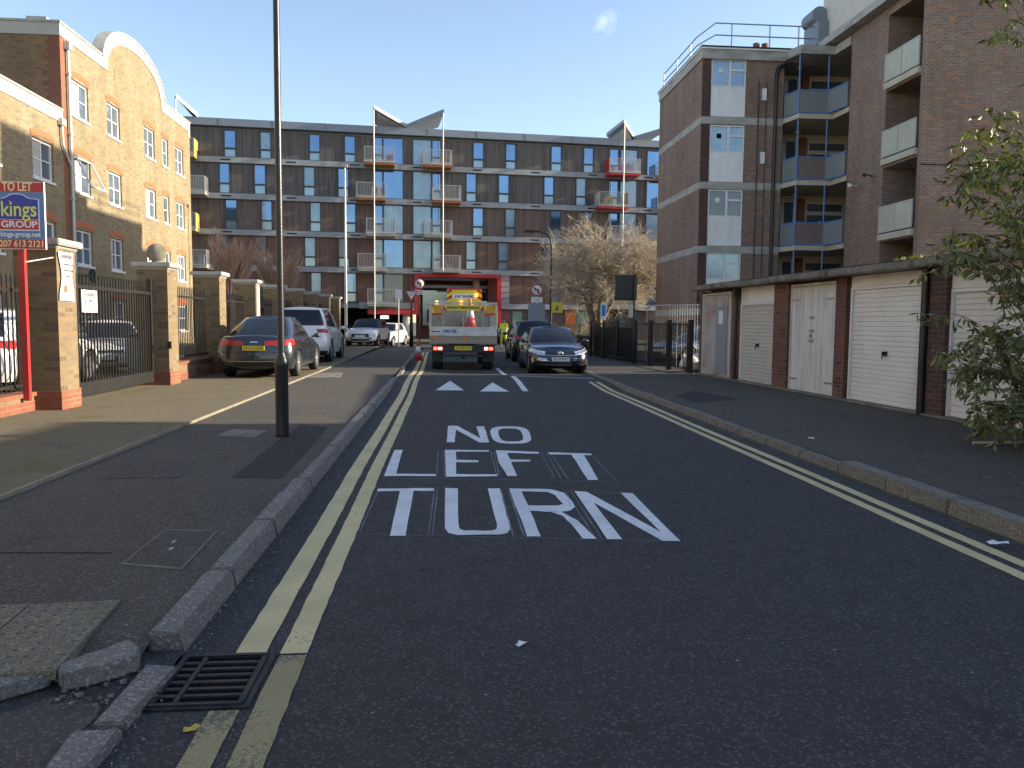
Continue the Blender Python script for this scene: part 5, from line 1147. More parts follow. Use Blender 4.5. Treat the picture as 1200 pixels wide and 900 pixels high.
# mesh site fence with sacks
hf = thing('mesh_fence_panel', 'galvanised mesh site fence panel with rounded corners behind the black bars', 'fence panel', (7.6, 23, .1))
b = MB(); A0, A1 = Vector((6.98, 27.0, .12)), Vector((8.9, 24.0, .12)); dd = (A1-A0); up = Vector((0, 0, 2.0))
b.tube([A0, A0+up*.95, A0+dd*.04+up, A1-dd*.04+up, A1+up*.95, A1], .022, 6); b.build('frame', M['galv_l'], hf, True)
b = MB()
for k in range(1, 34): q0 = A0 + dd*k/34; b.tube([q0, q0+up*.99], .0035, 3, cap=False)
for k in range(1, 12): q0 = A0 + up*k/12; b.tube([q0, q0+dd], .0035, 3, cap=False)
b.build('mesh', M['galv'], hf, True)
M['sack'] = mat('white_sack', (.62, .60, .55), .8, var=.25, vscale=6, bump=.8, bscale=8)
for k, (x, y, s, lab) in enumerate(((7.0, 21.95+.9, .30, 'lumpy white sack, left one on the ground behind the black fence'), (7.35, 23.0, .34, 'white sack between two others behind the black fence'), (7.62, 22.7, .27, 'small white sack nearest the grey garage door behind the fence'))):
    b = MB(); r_ = random.Random(k); n = 14; vs = []; fs = []
    for i in range(9):
        for j in range(n):
            a = 2*PI*j/n; th = PI*i/8; rr = s*max(.02, math.sin(th))*(1 + r_.uniform(-.18, .18)); vs.append((rr*math.cos(a), rr*math.sin(a)*.8, s*.85*(1-math.cos(th)) + r_.uniform(-.02, .02)))
    for i in range(8):
        for j in range(n): j2 = (j+1) % n; fs.append((i*n+j, i*n+j2, (i+1)*n+j2, (i+1)*n+j))
    b.add(vs, fs, 0, True); o = b.build('rubble_sack', M['sack']); o.location = (x + .25, y, .07); tag(o, lab, 'sack', 'white sacks behind the fence')
bn_ = thing('wheelie_bin', 'dark wheelie bin behind the railings next to the ball-topped pier', 'bin', (-7.4, 20.3, .1))
b = MB(); b.add([(-.25,-.3,.08),(.25,-.3,.08),(.25,.3,.08),(-.25,.3,.08),(-.3,-.37,.98),(.3,-.37,.98),(.3,.37,.98),(-.3,.37,.98)], [(0,3,2,1),(4,5,6,7),(0,1,5,4),(1,2,6,5),(2,3,7,6),(3,0,4,7)]); b.build('body', M['grey_clad'], bn_, bevel=.02)
b = MB(); b.obox((-.32, -.4, .99), (.64, 0, 0), (0, .8, .06), (0, 0, .05)); b.build('lid', M['blackmetal'], bn_, bevel=.02)
for s in (-1, 1): b = MB(); b.lathe([(.1, 0), (.1, .05)], 12, (s*.24-.025, .33, .1), 'x'); b.build('wheel', M['black'], bn_)
# ================================================================ VEHICLES
M['tyre'] = mat('tyre_rubber', (.018, .018, .018), .85, var=.2); M['alloy'] = mat('alloy_wheel', (.42, .42, .43), .35, .8, var=.05); M['chrome'] = mat('chrome', (.65, .65, .66), .15, 1, var=.02)
M['carglass'] = mat('car_glass', (.012, .014, .018), .05, 0, var=.2, spec=.55, coat=0); M['trim'] = mat('black_trim', (.014, .014, .015), .5, var=.1)
M['tail'] = mat('red_tail_lamp', (.40, .02, .015), .15, var=.2, spec=.8, vscale=12); M['tail_dk'] = mat('dark_red_lamp', (.25, .01, .01), .15, var=.2, spec=.8)
M['lamp'] = mat('headlamp', (.62, .64, .66), .08, .35, var=.35, vscale=14, coat=1); M['plate_y'] = mat('yellow_plate', (.78, .58, .05), .4, var=.03); M['plate_w'] = mat('white_plate', (.75, .76, .76), .4, var=.03)
M['brake'] = mat('lit_brake_lamp', (1, .10, .04), .3, emit=1.6, var=.05); M['rev'] = mat('lit_lamp_core', (1, .55, .45), .3, emit=2.2, var=.05); M['beacon'] = mat('amber_lamp', (1, .45, .05), .3, emit=1.0, var=.05)
def carpaint(name, c, metal=.5, rough=.28): return mat(name, c, rough, metal, var=.03, coat=.9)
def outline(u, w, yf, yr, rf, rr, bf, br):
    """plan outline of the body: u 0 = front centre, 1 = rear centre on the +x side; u<0 and u>1 cross to -x"""
    sx = 1
    if u < 0: u = -u; sx = -1
    if u > 1: u = 2 - u; sx = -1
    bfc = bf * ((w - rf) / w) ** 2; brc = br * ((w - rr) / w) ** 2
    if u < .15: x = (w - rf) * u / .15; y = yf - bf * (x / w) ** 2
    elif u < .27: a = PI/2 * (1 - (u - .15) / .12); x = w - rf + rf * math.cos(a); y = yf - bfc - rf + rf * math.sin(a)
    elif u < .73: x = w; y = lerp(yf - bfc - rf, yr + brc + rr, (u - .27) / .46)
    elif u < .85: a = -PI/2 * (u - .73) / .12; x = w - rr + rr * math.cos(a); y = yr + brc + rr + rr * math.sin(a)
    else: x = (w - rr) * (1 - (u - .85) / .15); y = yr + br * (x / w) ** 2
    return sx * x, y
US = [k*.0375 for k in range(4)] + [.15 + .12*k/6 for k in range(6)] + [.27 + .46*k/56 for k in range(56)] + [.73 + .12*k/6 for k in range(6)] + [.85 + .15*k/4 for k in range(5)]
def car(name, label, loc, rz, P, group=None, parked=True):
    t = thing(name, label, 'car', loc, rz, group)
    L, W = P['L']/2, P['W']/2; zs = P.get('zs', .22); wr = P['wr']; yw = P['yw']; ra = wr + .055
    ff = P['ff']; rfx = P['rfx']; sh = P['sh']      # front and rear face offset tables over s; shoulder height over y
    wt = P.get('wt', [(0, .93), (.25, .99), (.55, 1.0), (.85, .965), (1, .90)])
    def Bd(u, s):
        w = W * tab(wt, s) if not P.get('smooth') else W * stab(wt, s)
        x, y = outline(u, w, L + stab(ff, s), -L - stab(rfx, s), P.get('rf', .42), P.get('rr', .34), P.get('bf', .18), P.get('br', .10))
        z = zs + (stab(sh, y) - zs) * s
        if abs(x) > W * .55:
            for q in yw:
                if abs(y - q) < ra: z = max(z, wr + math.sqrt(max(0, ra*ra - (y-q)**2)))
        z = min(z, stab(sh, y)) if s < 1 else stab(sh, y)
        return Vector((x, y, z))
    ss = [0, .06, .14, .22, .30, .38, .46, .54, .62, .70, .78, .86, .93, .98, 1.0]
    full = US + [2 - u for u in reversed(US[1:-1])]; n = len(full)
    b = MB(); vs = [Bd(u, s) for s in ss for u in full]; fs = []
    for i in range(len(ss)-1):
        for k in range(n): k2 = (k+1) % n; fs.append((i*n+k2, i*n+k, (i+1)*n+k, (i+1)*n+k2))
    b.add(vs, fs, 0, True)
    cap = []; cf = []; m_ = 8; cr = P.get('crown', .05)     # bonnet / deck surface
    for u in US:
        p = Bd(u, 1)
        for j in range(m_+1):
            tt = -1 + 2*j/m_; x = p.x * tt; cap.append((x, p.y, p.z + cr*(1-tt*tt)*min(1, abs(p.x)/(W*.5)) ))
    for i in range(len(US)-1):
        for j in range(m_): a = i*(m_+1)+j; cf.append((a, a+m_+1, a+m_+2, a+1))
    b.add(cap, [tuple(reversed(f)) for f in cf], 0, True)
    body = b.build('body', P['paint'], t)
    ub = MB(); ub.box(-W*.80, W*.80, -L+.35, L-.35, zs-.04, .62); ub.box(-W*.7, W*.7, -L+.12, L-.15, zs-.02, .42); ub.build('underbody', M['dark'], t)
    # greenhouse
    g = P['gh']
    def Gh(u, tt):
        w = lerp(g['wb'], g['wt'], tt); bul = .035 * math.sin(PI*tt)
        x, y = outline(u, w + bul, lerp(g['yfb'], g['yft'], tt) + bul*1.5, lerp(g['yrb'], g['yrt'], tt) - bul*1.2, g.get('rf', .30), g.get('rr', .25), g.get('bf', .22), g.get('br', .10))
        zb = stab(sh, y) - .03; return Vector((x, y, lerp(zb, g['zt'] - .05*abs(y - g.get('yc', 0))**1.6*.35, tt)))
    b = MB(); ts = [0, .12, .3, .5, .7, .88, .97, 1.0]; vs = [Gh(u, q) for q in ts for u in full]; fs = []
    for i in range(len(ts)-1):
        for k in range(n): k2 = (k+1) % n; fs.append((i*n+k2, i*n+k, (i+1)*n+k, (i+1)*n+k2))
    b.add(vs, fs, 0, True); cap = []; cf = []
    for u in US:
        p = Gh(u, 1)
        for j in range(m_+1): tt = -1 + 2*j/m_; cap.append((p.x*tt, p.y, p.z + .045*(1-tt*tt)*min(1, abs(p.x)/(g['wt']*.6))))
    for i in range(len(US)-1):
        for j in range(m_): a = i*(m_+1)+j; cf.append((a+1, a+m_+2, a+m_+1, a))
    b.add(cap, cf, 0, True); b.build('roof', P.get('roofpaint', P['paint']), t)
    def patch_(fn, u0, u1, s0, s1, nm, m, off=.006, par=None, nu=10, ns=5, s0b=None, s1b=None, mirror=False, **pr):
        for side in ((1, -1) if mirror else (1,)):
            b = MB(); vs = []
            for i in range(ns+1):
                for k in range(nu+1):
                    fu = k/nu; u = lerp(u0, u1, fu); a0 = lerp(s0, s0b if s0b is not None else s0, fu); a1 = lerp(s1, s1b if s1b is not None else s1, fu); s = lerp(a0, a1, i/ns)
                    p = fn(u, s); e = .004; du = fn(u+e, s) - fn(u-e, s); dsv = fn(u, min(1, s+.01)) - fn(u, max(0, s-.01)); nn = du.cross(dsv)
                    nn = nn.normalized() if nn.length > 1e-9 else Vector((0,0,1))
                    if nn.dot(Vector((p.x, p.y*.4, 0))) < 0: nn = -nn
                    q = p + nn*off; vs.append((q.x*side, q.y, q.z))
            fs = [(i*(nu+1)+k, i*(nu+1)+k+1, (i+1)*(nu+1)+k+1, (i+1)*(nu+1)+k) for i in range(ns) for k in range(nu)]
            b.add(vs, fs, 0, True); b.build(nm, m, par or t, **pr)
    gl = M['carglass']
    patch_(Gh, -.235, .235, .06, .93, 'windscreen', gl, nu=24)
    patch_(Gh, 2-1.22 if False else .79, 1.21, g.get('r0', .10), .92, 'rear_window', gl, nu=24)
    for a, c, hb in g['side']: patch_(Gh, a, c, .14, .92, 'side_window', gl, nu=10, mirror=True)
    for spec in P['bits']:
        nm, m, u0, u1, s0, s1 = spec[:6]; kw = spec[6] if len(spec) > 6 else {}
        patch_(Bd, u0, u1, s0, s1, nm, M[m] if isinstance(m, str) else m, nu=16 if u1 - u0 > .2 else 8, **kw)
    for u in P.get('seams', ()):        # door shut lines
        patch_(Bd, u, u+.0035, .12, .97, 'door_seam', M['dark'], off=.003, nu=1, ns=8, mirror=True)
    for u in P.get('handles', ()): patch_(Bd, u, u+.018, .80, .84, 'door_handle', P.get('handlem', M['chrome']), off=.02, nu=2, ns=2, mirror=True)
    # number plates
    for (s, txt, end) in P.get('plates', ()):
        uu = 0 if end == 'f' else 1; p = Bd(uu, s); sgn = 1 if end == 'f' else -1; y = p.y + sgn*.02
        b = MB(); b.box(-.26, .26, y-.012, y+.012, p.z-.056, p.z+.056); q = b.build('number_plate', M['plate_w' if end == 'f' else 'plate_y'], t)
        if txt: text(txt, .10, 'plate_lettering', M['black'], q, (0, y + sgn*.014, p.z), FACE((0, sgn)), .44, .001, .001)
    for sx in (1, -1):                  # mirrors
        y, z = g['yfb'] - .32, stab(sh, g['yfb']-.3) + .07; b = MB(); b.ball((sx*(W+.07), y, z), .085, 9, sx=1.1, sz=.8); b.tube([(sx*(W-.08), y, z-.04), (sx*(W+.03), y, z-.01)], .03, 6); b.build('wing_mirror', P.get('mirror', P['paint']), t)
    for q in yw:
        for sx in (1, -1):
            b = MB(); h = .11; xo = sx*(W-.02)
            pr = [(wr*.70, -h), (wr*.92, -h), (wr, -h*.75), (wr, h*.75-.0), (wr*.93, h), (wr*.70, h*.9), (wr*.66, h*.5)]
            if sx < 0: pr = [(r_, -z_) for r_, z_ in reversed(pr)]
            b.lathe(pr, 28, (sx*(W-h-.01), q, wr), 'x'); wh = b.build('wheel', M['tyre'], t)
            b = MB(); xf = sx*(W-.045); b.lathe([(wr*.64, -.004), (wr*.70, .012), (wr*.70, -.02)] if sx > 0 else [(wr*.70, .02), (wr*.70, -.012), (wr*.64, .004)], 28, (xf, q, wr), 'x')
            for k in range(P.get('spokes', 5)):
                a = 2*PI*k/P.get('spokes', 5); c, s_ = math.cos(a), math.sin(a); u_ = Vector((0, c, s_)); v_ = Vector((0, -s_, c)); o = Vector((xf, q, wr))
                b.obox(o + u_*.03 - v_*.035 - Vector((.012, 0, 0)), u_*(wr*.62), v_*.07, (.024, 0, 0))
            b.lathe([(.06, -.02), (.05, .02)], 12, (xf, q, wr), 'x'); b.build('rim', M['alloy'], wh)
            b = MB(); b.lathe([(wr*.68, -.01), (wr*.68, .01)], 20, (sx*(W-.10), q, wr), 'x'); b.build('brake_disc', M['trim'], wh)
    return t
base_ff = [(0, -.10), (.2, -.01), (.4, 0), (.65, -.03), (.85, -.10), (1, -.20)]; base_rf = [(0, -.12), (.2, -.01), (.4, 0), (.7, -.03), (.9, -.07), (1, -.13)]
# dark saloon (seen from behind)
saloon = dict(L=4.7, W=1.83, wr=.33, yw=(1.43, -1.38), paint=carpaint('dark_grey_car_paint', (.022, .027, .036), .1, .25), ff=base_ff, rfx=base_rf, crown=.035,
  sh=[(-2.35, .93), (-2.2, .985), (-1.8, 1.0), (-1.0, .99), (0, .95), (.9, .92), (1.6, .82), (2.35, .64)],
  gh=dict(wb=.80, wt=.56, yfb=1.22, yft=.28, yrb=-1.98, yrt=-.95, zt=1.47, yc=-.3, side=((.385, .50, 0), (.508, .615, 0)), rr=.34, rf=.34, br=.14),
  bits=[('tail_lamp', 'tail', .735, .93, .74, .93, dict(s0b=.78, s1b=.90, mirror=True)), ('rear_bumper_trim', 'trim', .87, 1.13, .10, .24), ('chrome_strip', 'galv', .84, 1.16, .25, .275), ('boot_recess', 'trim', .925, 1.075, .60, .80, dict(off=.003)), ('boot_seam', 'dark', .75, 1.25, .545, .553, dict(off=.003)), ('headlamp', 'lamp', .06, .22, .72, .90, dict(mirror=True)), ('grille', 'trim', -.06, .06, .3, .85), ('badge', 'chrome', .975, 1.025, .86, .90), ('window_trim', 'chrome', .36, .66, .985, .998, dict(mirror=True, off=.012))],
  seams=(.335, .455, .575), handles=(.44, .56), plates=((.70, 'KN13 OGP', 'r'), (.45, '', 'f')))
car('saloon_car', 'dark grey saloon with red tail lamps and a yellow plate parked behind the lamp post', (-4.52, 19.35+2.35, SH(21)+.002), 0, saloon)
# silver SUV estate
suv = dict(L=4.65, W=1.9, wr=.38, yw=(1.42, -1.36), zs=.27, paint=carpaint('silver_car_paint', (.70, .70, .67), .1, .35), ff=base_ff, rfx=[(0, -.10), (.2, 0), (.45, -.01), (.7, -.06), (.9, -.14), (1, -.20)], crown=.04,
  sh=[(-2.3, 1.13), (-1.8, 1.14), (0, 1.08), (1.0, 1.05), (1.6, .97), (2.3, .80)],
  gh=dict(wb=.84, wt=.62, yfb=1.28, yft=.45, yrb=-2.12, yrt=-1.82, zt=1.80, yc=-.6, side=((.37, .48, 0), (.487, .60, 0), (.61, .70, 0)), rr=.22, r0=.16),
  bits=[('tail_lamp', 'tail', .745, .85, .80, .96, dict(s0b=.83, s1b=.95, mirror=True)), ('rear_bumper_trim', 'trim', .76, 1.24, .0, .14), ('headlamp', 'lamp', .06, .22, .72, .92, dict(mirror=True)), ('grille', 'trim', -.06, .06, .3, .85), ('badge', 'chrome', .975, 1.025, .80, .84)],
  seams=(.335, .455, .585), handles=(.44, .57), plates=((.55, '', 'r'), (.45, '', 'f')))
car('estate_car', 'silver high estate car with red rear lamps parked ahead of the dark saloon', (-4.70, 26.3+2.32, SH(28)+.002), 0, suv)
# small white hatch with dark roof, facing the camera
hatchw = dict(L=3.9, W=1.73, wr=.31, yw=(1.27, -1.22), paint=carpaint('white_car_paint', (.62, .63, .64), .1), roofpaint=M['trim'], ff=[(0, -.12), (.2, -.01), (.45, 0), (.7, -.02), (.88, -.07), (1, -.2)], rfx=base_rf, crown=.05, rf=.5,
  sh=[(-1.9, .93), (-.5, .95), (.75, .93), (1.3, .88), (1.9, .74)],
  gh=dict(wb=.77, wt=.60, yfb=.85, yft=.25, yrb=-1.75, yrt=-1.45, zt=1.40, yc=-.5, side=((.36, .50, 0), (.51, .63, 0)), rr=.2),
  bits=[('headlamp', 'lamp', .18, .235, .72, .95, dict(mirror=True)), ('grille', 'trim', -.165, .165, .50, .80), ('grille_surround', 'chrome', -.168, .168, .805, .825, dict(off=.012)), ('lower_grille', 'trim', -.17, .17, .14, .30), ('fog_lamp', 'trim', .15, .185, .35, .45, dict(mirror=True)), ('sill_trim', 'trim', .27, .73, .0, .16, dict(mirror=True, off=.004)), ('tail_lamp', 'tail', .75, .83, .6, .9, dict(mirror=True))],
  seams=(.35, .54), handles=(.50,), plates=((.58, '', 'f'), (.6, '', 'r')), mirror=M['trim'])
car('hatchback', 'white compact hatchback with a black roof, parked facing the camera at the far left', (-4.05, 41.3+1.95, SH(42)+.002), PI - .13, hatchw)
hw2 = dict(hatchw); hw2['roofpaint'] = hw2['paint']; hw2['bits'] = hatchw['bits'][:2] + hatchw['bits'][3:4]
car('hatchback', 'plain white car mostly hidden behind the white compact hatchback', (-3.55, 50.2, .002), PI - .25, hw2)
# navy hatch facing the camera
navy = dict(L=4.25, W=1.79, wr=.32, yw=(1.36, -1.27), zs=.2, paint=carpaint('navy_car_paint', (.012, .018, .045), .5, .22), ff=[(0, -.16), (.15, -.02), (.4, 0), (.62, -.02), (.85, -.07), (1, -.26)], rfx=base_rf, crown=.055, rf=.5, bf=.2,
  sh=[(-2.1, .90), (-.6, .91), (.6, .90), (1.2, .83), (1.75, .75), (2.1, .67)],
  gh=dict(wb=.80, wt=.60, yfb=1.12, yft=.22, yrb=-1.95, yrt=-1.5, zt=1.35, yc=-.5, side=((.37, .50, 0), (.508, .63, 0)), rr=.2, rf=.34),
  bits=[('headlamp', 'lamp', .162, .255, .72, .90, dict(s0b=.82, s1b=.96, mirror=True)), ('grille', 'trim', -.16, .16, .745, .86), ('chrome_strip', 'chrome', -.20, .20, .722, .742, dict(off=.012)), ('lower_grille', 'trim', -.12, .12, .24, .56), ('chrome_splitter', 'chrome', -.235, .235, .145, .185, dict(off=.014)), ('daytime_lamp', 'chrome', .15, .20, .42, .46, dict(mirror=True)), ('daytime_lamp', 'chrome', .15, .19, .52, .555, dict(mirror=True)), ('chrome_fang', 'chrome', .215, .235, .19, .50, dict(mirror=True, off=.012)), ('tail_lamp', 'tail', .75, .9, .7, .9, dict(mirror=True))],
  seams=(.345, .47, .58), handles=(.46, .57), plates=((.50, 'GC18 PHO', 'f'), (.5, '', 'r')))
nv = car('hatchback', 'navy blue hatchback with chrome trim parked at the right kerb facing the camera', (3.40, 23.0+2.12, hump(22.8)*.3+.001), PI, navy)
b = MB(); b.lathe([(.075, -.002), (.075, .012), (.06, .016)], 20, (0, 2.085, .60), 'y'); bdg = b.build('round_badge', M['chrome'], nv)
b = MB(); yb = 2.103; Rb = .052
for k in range(24): a, c = 2*PI*k/24, 2*PI*(k+1)/24; b.add([(Rb*math.cos(a), yb, 0.60+Rb*math.sin(a)), (Rb*math.cos(c), yb, 0.60+Rb*math.sin(c)), (.8*Rb*math.cos(c), yb, 0.60+.8*Rb*math.sin(c)), (.8*Rb*math.cos(a), yb, 0.60+.8*Rb*math.sin(a))], [(0,1,2,3)])
for x0, z0, x1, z1 in ((-.03, .04, -.018, -.03), (-.018, -.03, 0, .012), (0, .012, .018, -.03), (.018, -.03, .03, .04)):
    b.obox((x0-.004, yb-.0005, 0.60+z0), (.009, 0, 0), (0, .001, 0), (x1-x0, 0, z1-z0))
b.build('badge_emblem', M['navy_e'] if 'navy_e' in M else M['trim'], bdg)
dk = dict(suv); dk.update(L=4.35, W=1.82, wr=.35, zs=.24, paint=carpaint('black_car_paint', (.012, .012, .014), .3, .25), yw=(1.3, -1.28), ff=base_ff, sh=[(-2.1, 1.05), (0, 1.0), (1.0, .97), (1.6, .9), (2.15, .75)])
dk['gh'] = dict(wb=.80, wt=.60, yfb=1.1, yft=.35, yrb=-1.98, yrt=-1.6, zt=1.56, yc=-.5, side=((.37, .50, 0), (.508, .63, 0)), rr=.2)
dk['bits'] = [('tail_lamp', 'tail', .735, .88, .74, .95, dict(s0b=.8, s1b=.9, mirror=True)), ('rear_reflector', 'tail_dk', .80, .88, .18, .25, dict(mirror=True)), ('headlamp', 'lamp', .06, .22, .72, .92, dict(mirror=True))]
car('hatchback', 'black hatchback with red rear lamps parked just beyond the navy hatchback', (3.50, 29.9+2.15, .002), 0, dk)
# cars behind the left wall and the right fence
sv = dict(navy); sv['paint'] = suv['paint']; sv['plates'] = ((.50, '', 'f'),)
car('hatchback', 'silver hatchback parked inside the yard, seen through the sliding gate', (-9.3, 22.9, .102), PI + .35, sv)
wv = dict(dk); wv['paint'] = hatchw['paint']; car('hatchback', 'white car in the yard at the left edge, behind the red post', (-8.75, 17.1, .102), .0, wv)
sg = dict(navy); sg['paint'] = carpaint('grey_car_paint', (.22, .23, .24), .5); sg['plates'] = ()
car('hatchback', 'grey car parked behind the black fence and white sacks', (9.2, 27.3, .09), 1.9, sg)
dk2 = dict(navy); dk2['paint'] = dk['paint']; dk2['plates'] = ()
car('hatchback', 'dark car crossing behind the person in yellow at the far junction', (3.2, 53.4, .002), PI/2, dk2)
# ---------------------------------------------------------------- highway lorry
lo = thing('lorry', 'small highway maintenance lorry with caged body and yellow and red chevrons seen from behind', 'lorry', (.60, 24.75, hump(24.7)))
HW = 1.045
M['alu'] = mat('worn_aluminium', (.58, .59, .58), .5, .2, var=.15, vscale=3, stain=(2, .5, (.22, .18, .12), (1, 1, 2)))
M['tan_alu'] = mat('dusty_steel', (.30, .27, .21), .6, .3, var=.2, vscale=4)
b = MB(); b.box(-HW, HW, 0, 3.1, .92, 1.0); b.box(-.42, -.32, .25, 5.2, .62, .8); b.box(.32, .42, .25, 5.2, .62, .8); b.build('chassis', M['tan_alu'], lo)
b = MB(); b.box(-HW, HW, -.04, .0, 1.10, 1.32); b.box(-HW, HW, -.05, .01, 1.32, 1.36); b.box(-HW, HW, -.05, .01, 1.08, 1.11); tg = b.build('tailgate', M['alu'], lo)
b = MB(); b.box(-HW, HW, -.03, .0, .86, 1.08); b.box(-HW, HW, -.045, 0, .84, .87); b.build('tailgate_skirt', M['tan_alu'], lo)
for x, w_, mm in ((-.62, .22, 's_blue'), (-.36, .14, 's_blue')): b = MB(); b.box(x, x+w_, -.055, -.041, 1.18, 1.27); b.build('blue_sticker', M[mm], tg)
b = MB(); b.box(-.98, -.72, -.045, -.041, 1.19, 1.22); b.build('sticker_lettering', M['black'], tg)
for x in (-.95, -.02): b = MB(); b.box(x, x+.16, -.045, -.031, .98, 1.06); b.build('marker_plate', M['tan_orange'] if 'tan_orange' in M else M['orange'], lo)
cg = MB()
for x in (-HW, HW-.04): cg.box(x, x+.04, -.04, .0, 1.36, 2.12); cg.box(x, x+.04, 3.0, 3.05, 1.0, 2.12); cg.box(x, x+.04, 0, 3.0, 2.08, 2.12)
cg.box(-HW+.04, HW-.04, -.04, 0, 2.07, 2.12); cg.box(-HW+.04, HW-.04, 3.0, 3.05, 2.07, 2.12)
cg.build('cage_frame', M['galv_l'], lo)
b = MB()
for k in range(1, 28): x = -HW + 2*HW*k/28; b.box(x-.003, x+.003, -.03, -.024, 1.36, 2.07)
for k in range(1, 12): z = 1.36 + .71*k/12; b.box(-HW+.04, HW-.04, -.024, -.018, z-.003, z+.003)
for x in (-.62, 0, .62): b.box(x-.012, x+.012, -.04, -.01, 1.36, 2.07)
b.build('rear_mesh', M['galv_l'], lo)
for sx in (-1, 1):
    b = MB(); x = sx*(HW-.02)
    for k in range(1, 34): y = 3.0*k/34; b.box(x-.003, x+.003, y-.003, y+.003, 1.36, 2.08)
    for k in range(1, 10): z = 1.36 + .71*k/10; b.box(x-.003, x+.003, 0, 3.0, z-.003, z+.003)
    b.build('side_mesh', M['galv_l'], lo); b = MB(); b.box(x-.015, x+.015, 0.01, 3.0, 1.0, 1.36); b.build('side_board', M['alu'], lo)
b = MB(); b.box(-HW+.05, HW-.05, 3.04, 3.08, 1.0, 2.0); b.build('headboard', M['tan_alu'], lo)
# load
b = MB(); r_ = random.Random(5)
for k in range(9): x = r_.uniform(-.85, .5); y = r_.uniform(.3, 2.4); b.box(x, x+r_.uniform(.15, .5), y, y+.4, 1.0, r_.uniform(1.2, 1.7))
tag(b.build('load_boxes', mat('load_mixed', (.14, .13, .11), .8, var=.6, vscale=3, col2=(.34, .33, .30))), 'grey tools and boxes loaded in the cage of the lorry', 'load')
bpy.data.objects['load_boxes'].location = lo.location
yb = MB(); yb.box(-.62, .62, -.075, -.06, 1.86, 2.03); yb_ = yb.build('chevron_board', M['s_yel2'] if 's_yel2' in M else M['s_yel'], lo)
text('HIGHWAY MAINTENANCE', .12, 'lettering', M['black'], yb_, (0, -.08, 1.945), FACE((0, -1)), 1.02, .001, .003)
for sx in (-1, 1):
    b = MB(); b.add([(sx*.62, -.078, 1.86), (sx*.5, -.078, 1.86), (sx*.62, -.078, 2.03)], [(0,1,2)] if sx < 0 else [(0,2,1)]); b.build('red_corner', M['red'], yb_)
    b = MB(); b.box(sx*.66, sx*.97, -.075, -.06, 1.78, 2.02); cb_ = b.build('chevron_plate', M['s_yel'], lo); b = MB()
    x0, x1 = min(sx*.66, sx*.97), max(sx*.66, sx*.97)
    for k in range(5): xx = x0 + (x1-x0)*k/5; b.add([(xx, -.077, 1.78), (xx+.03, -.077, 1.78), (min(x1, xx+.03+(.1 if k < 4 else 0)), -.077, 2.02), (min(x1, xx+.1), -.077, 2.02)] if sx > 0 else [(xx+.0 if k else xx, -.077, 2.02), (xx+.03, -.077, 2.02), (min(x1, xx+.13), -.077, 1.78), (min(x1, xx+.1), -.077, 1.78)], [(0,1,2,3)])
    b.box(x0, x1, -.076, -.06, 1.72, 1.78); b.build('red_stripe', M['red'], cb_)
# rear light cluster
b = MB(); b.box(-.98, .98, -.02, .06, .56, .80); b.build('light_bar', M['trim'], lo)
for sx in (-1, 1):
    b = MB(); b.box(sx*.62, sx*.94, -.035, -.02, .62, .74); tl_ = b.build('tail_lamp', M['tail'], lo)
    b = MB(); b.box(sx*.80, sx*.92, -.045, -.036, .64, .73); b.build('lit_brake_lamp', M['brake'], tl_); b = MB(); b.box(sx*.66, sx*.76, -.045, -.036, .645, .725); b.build('lit_lamp', M['rev'], tl_)
b = MB(); b.box(-.27, .27, -.045, -.02, .635, .755); np_ = b.build('number_plate', M['plate_y'], lo); text('LK70 KTJ', .11, 'plate_lettering', M['black'], np_, (0, -.048, .695), FACE((0, -1)), .46, .001, .001)
b = MB(); b.box(-.6, .6, .05, .15, .42, .5); b.tube([(0, -.05, .42), (0, .1, .45)], .045, 8); b.box(-.06, .06, .0, .1, .36, .46); b.build('tow_bar', M['trim'], lo)
for y in (.95, 4.35):
    for sx in (-1, 1):
        b = MB(); b.lathe([(.22, -.17), (.33, -.17), (.35, -.14), (.35, .14), (.33, .17), (.22, .17)], 26, (sx*.80, y, .35), 'x'); b.build('wheel', M['tyre'], lo)
for sx in (-1, 1):
    b = MB(); b.tube([(sx*.8, .5, .5), (sx*.8, .58, .72), (sx*.8, .95, .82), (sx*.8, 1.35, .72)], .02, 4); b.box(sx*.62, sx*.98, .46, .48, .25, .62); b.build('mudguard', M['trim'], lo)
# cab
cabm = mat('white_cab_paint', (.60, .60, .58), .35, var=.05, coat=.5)
b = MB(); prof = [(3.25, .5), (3.25, 2.15), (3.4, 2.25), (4.3, 2.25), (4.6, 2.1), (5.0, 1.35), (5.35, 1.15), (5.4, .5)]
b.prism([(-.95, y, z) for y, z in prof], (1.9, 0, 0)); cb = b.build('cab', cabm, lo, bevel=.04)
b = MB(); b.box(-.75, .75, 3.22, 3.249, 1.45, 2.0); b.build('cab_rear_window', M['carglass'], cb)
b = MB(); b.obox((-.8, 4.66, 2.02), (1.6, 0, 0), (0, .33, -.62), (0, .02, .01)); b.build('windscreen', M['carglass'], cb)
for sx in (-1, 1):
    b = MB(); b.box(sx*.951, sx*.958, 3.7, 4.5, 1.4, 2.0); b.build('door_window', M['carglass'], cb)
    b = MB(); b.box(sx*1.08, sx*1.22, 4.55, 4.62, 1.5, 1.95); b.tube([(sx*.95, 4.5, 1.5), (sx*1.15, 4.58, 1.55)], .015, 5); b.tube([(sx*.95, 4.5, 1.95), (sx*1.15, 4.58, 1.9)], .015, 5); b.build('wing_mirror', M['trim'], cb)
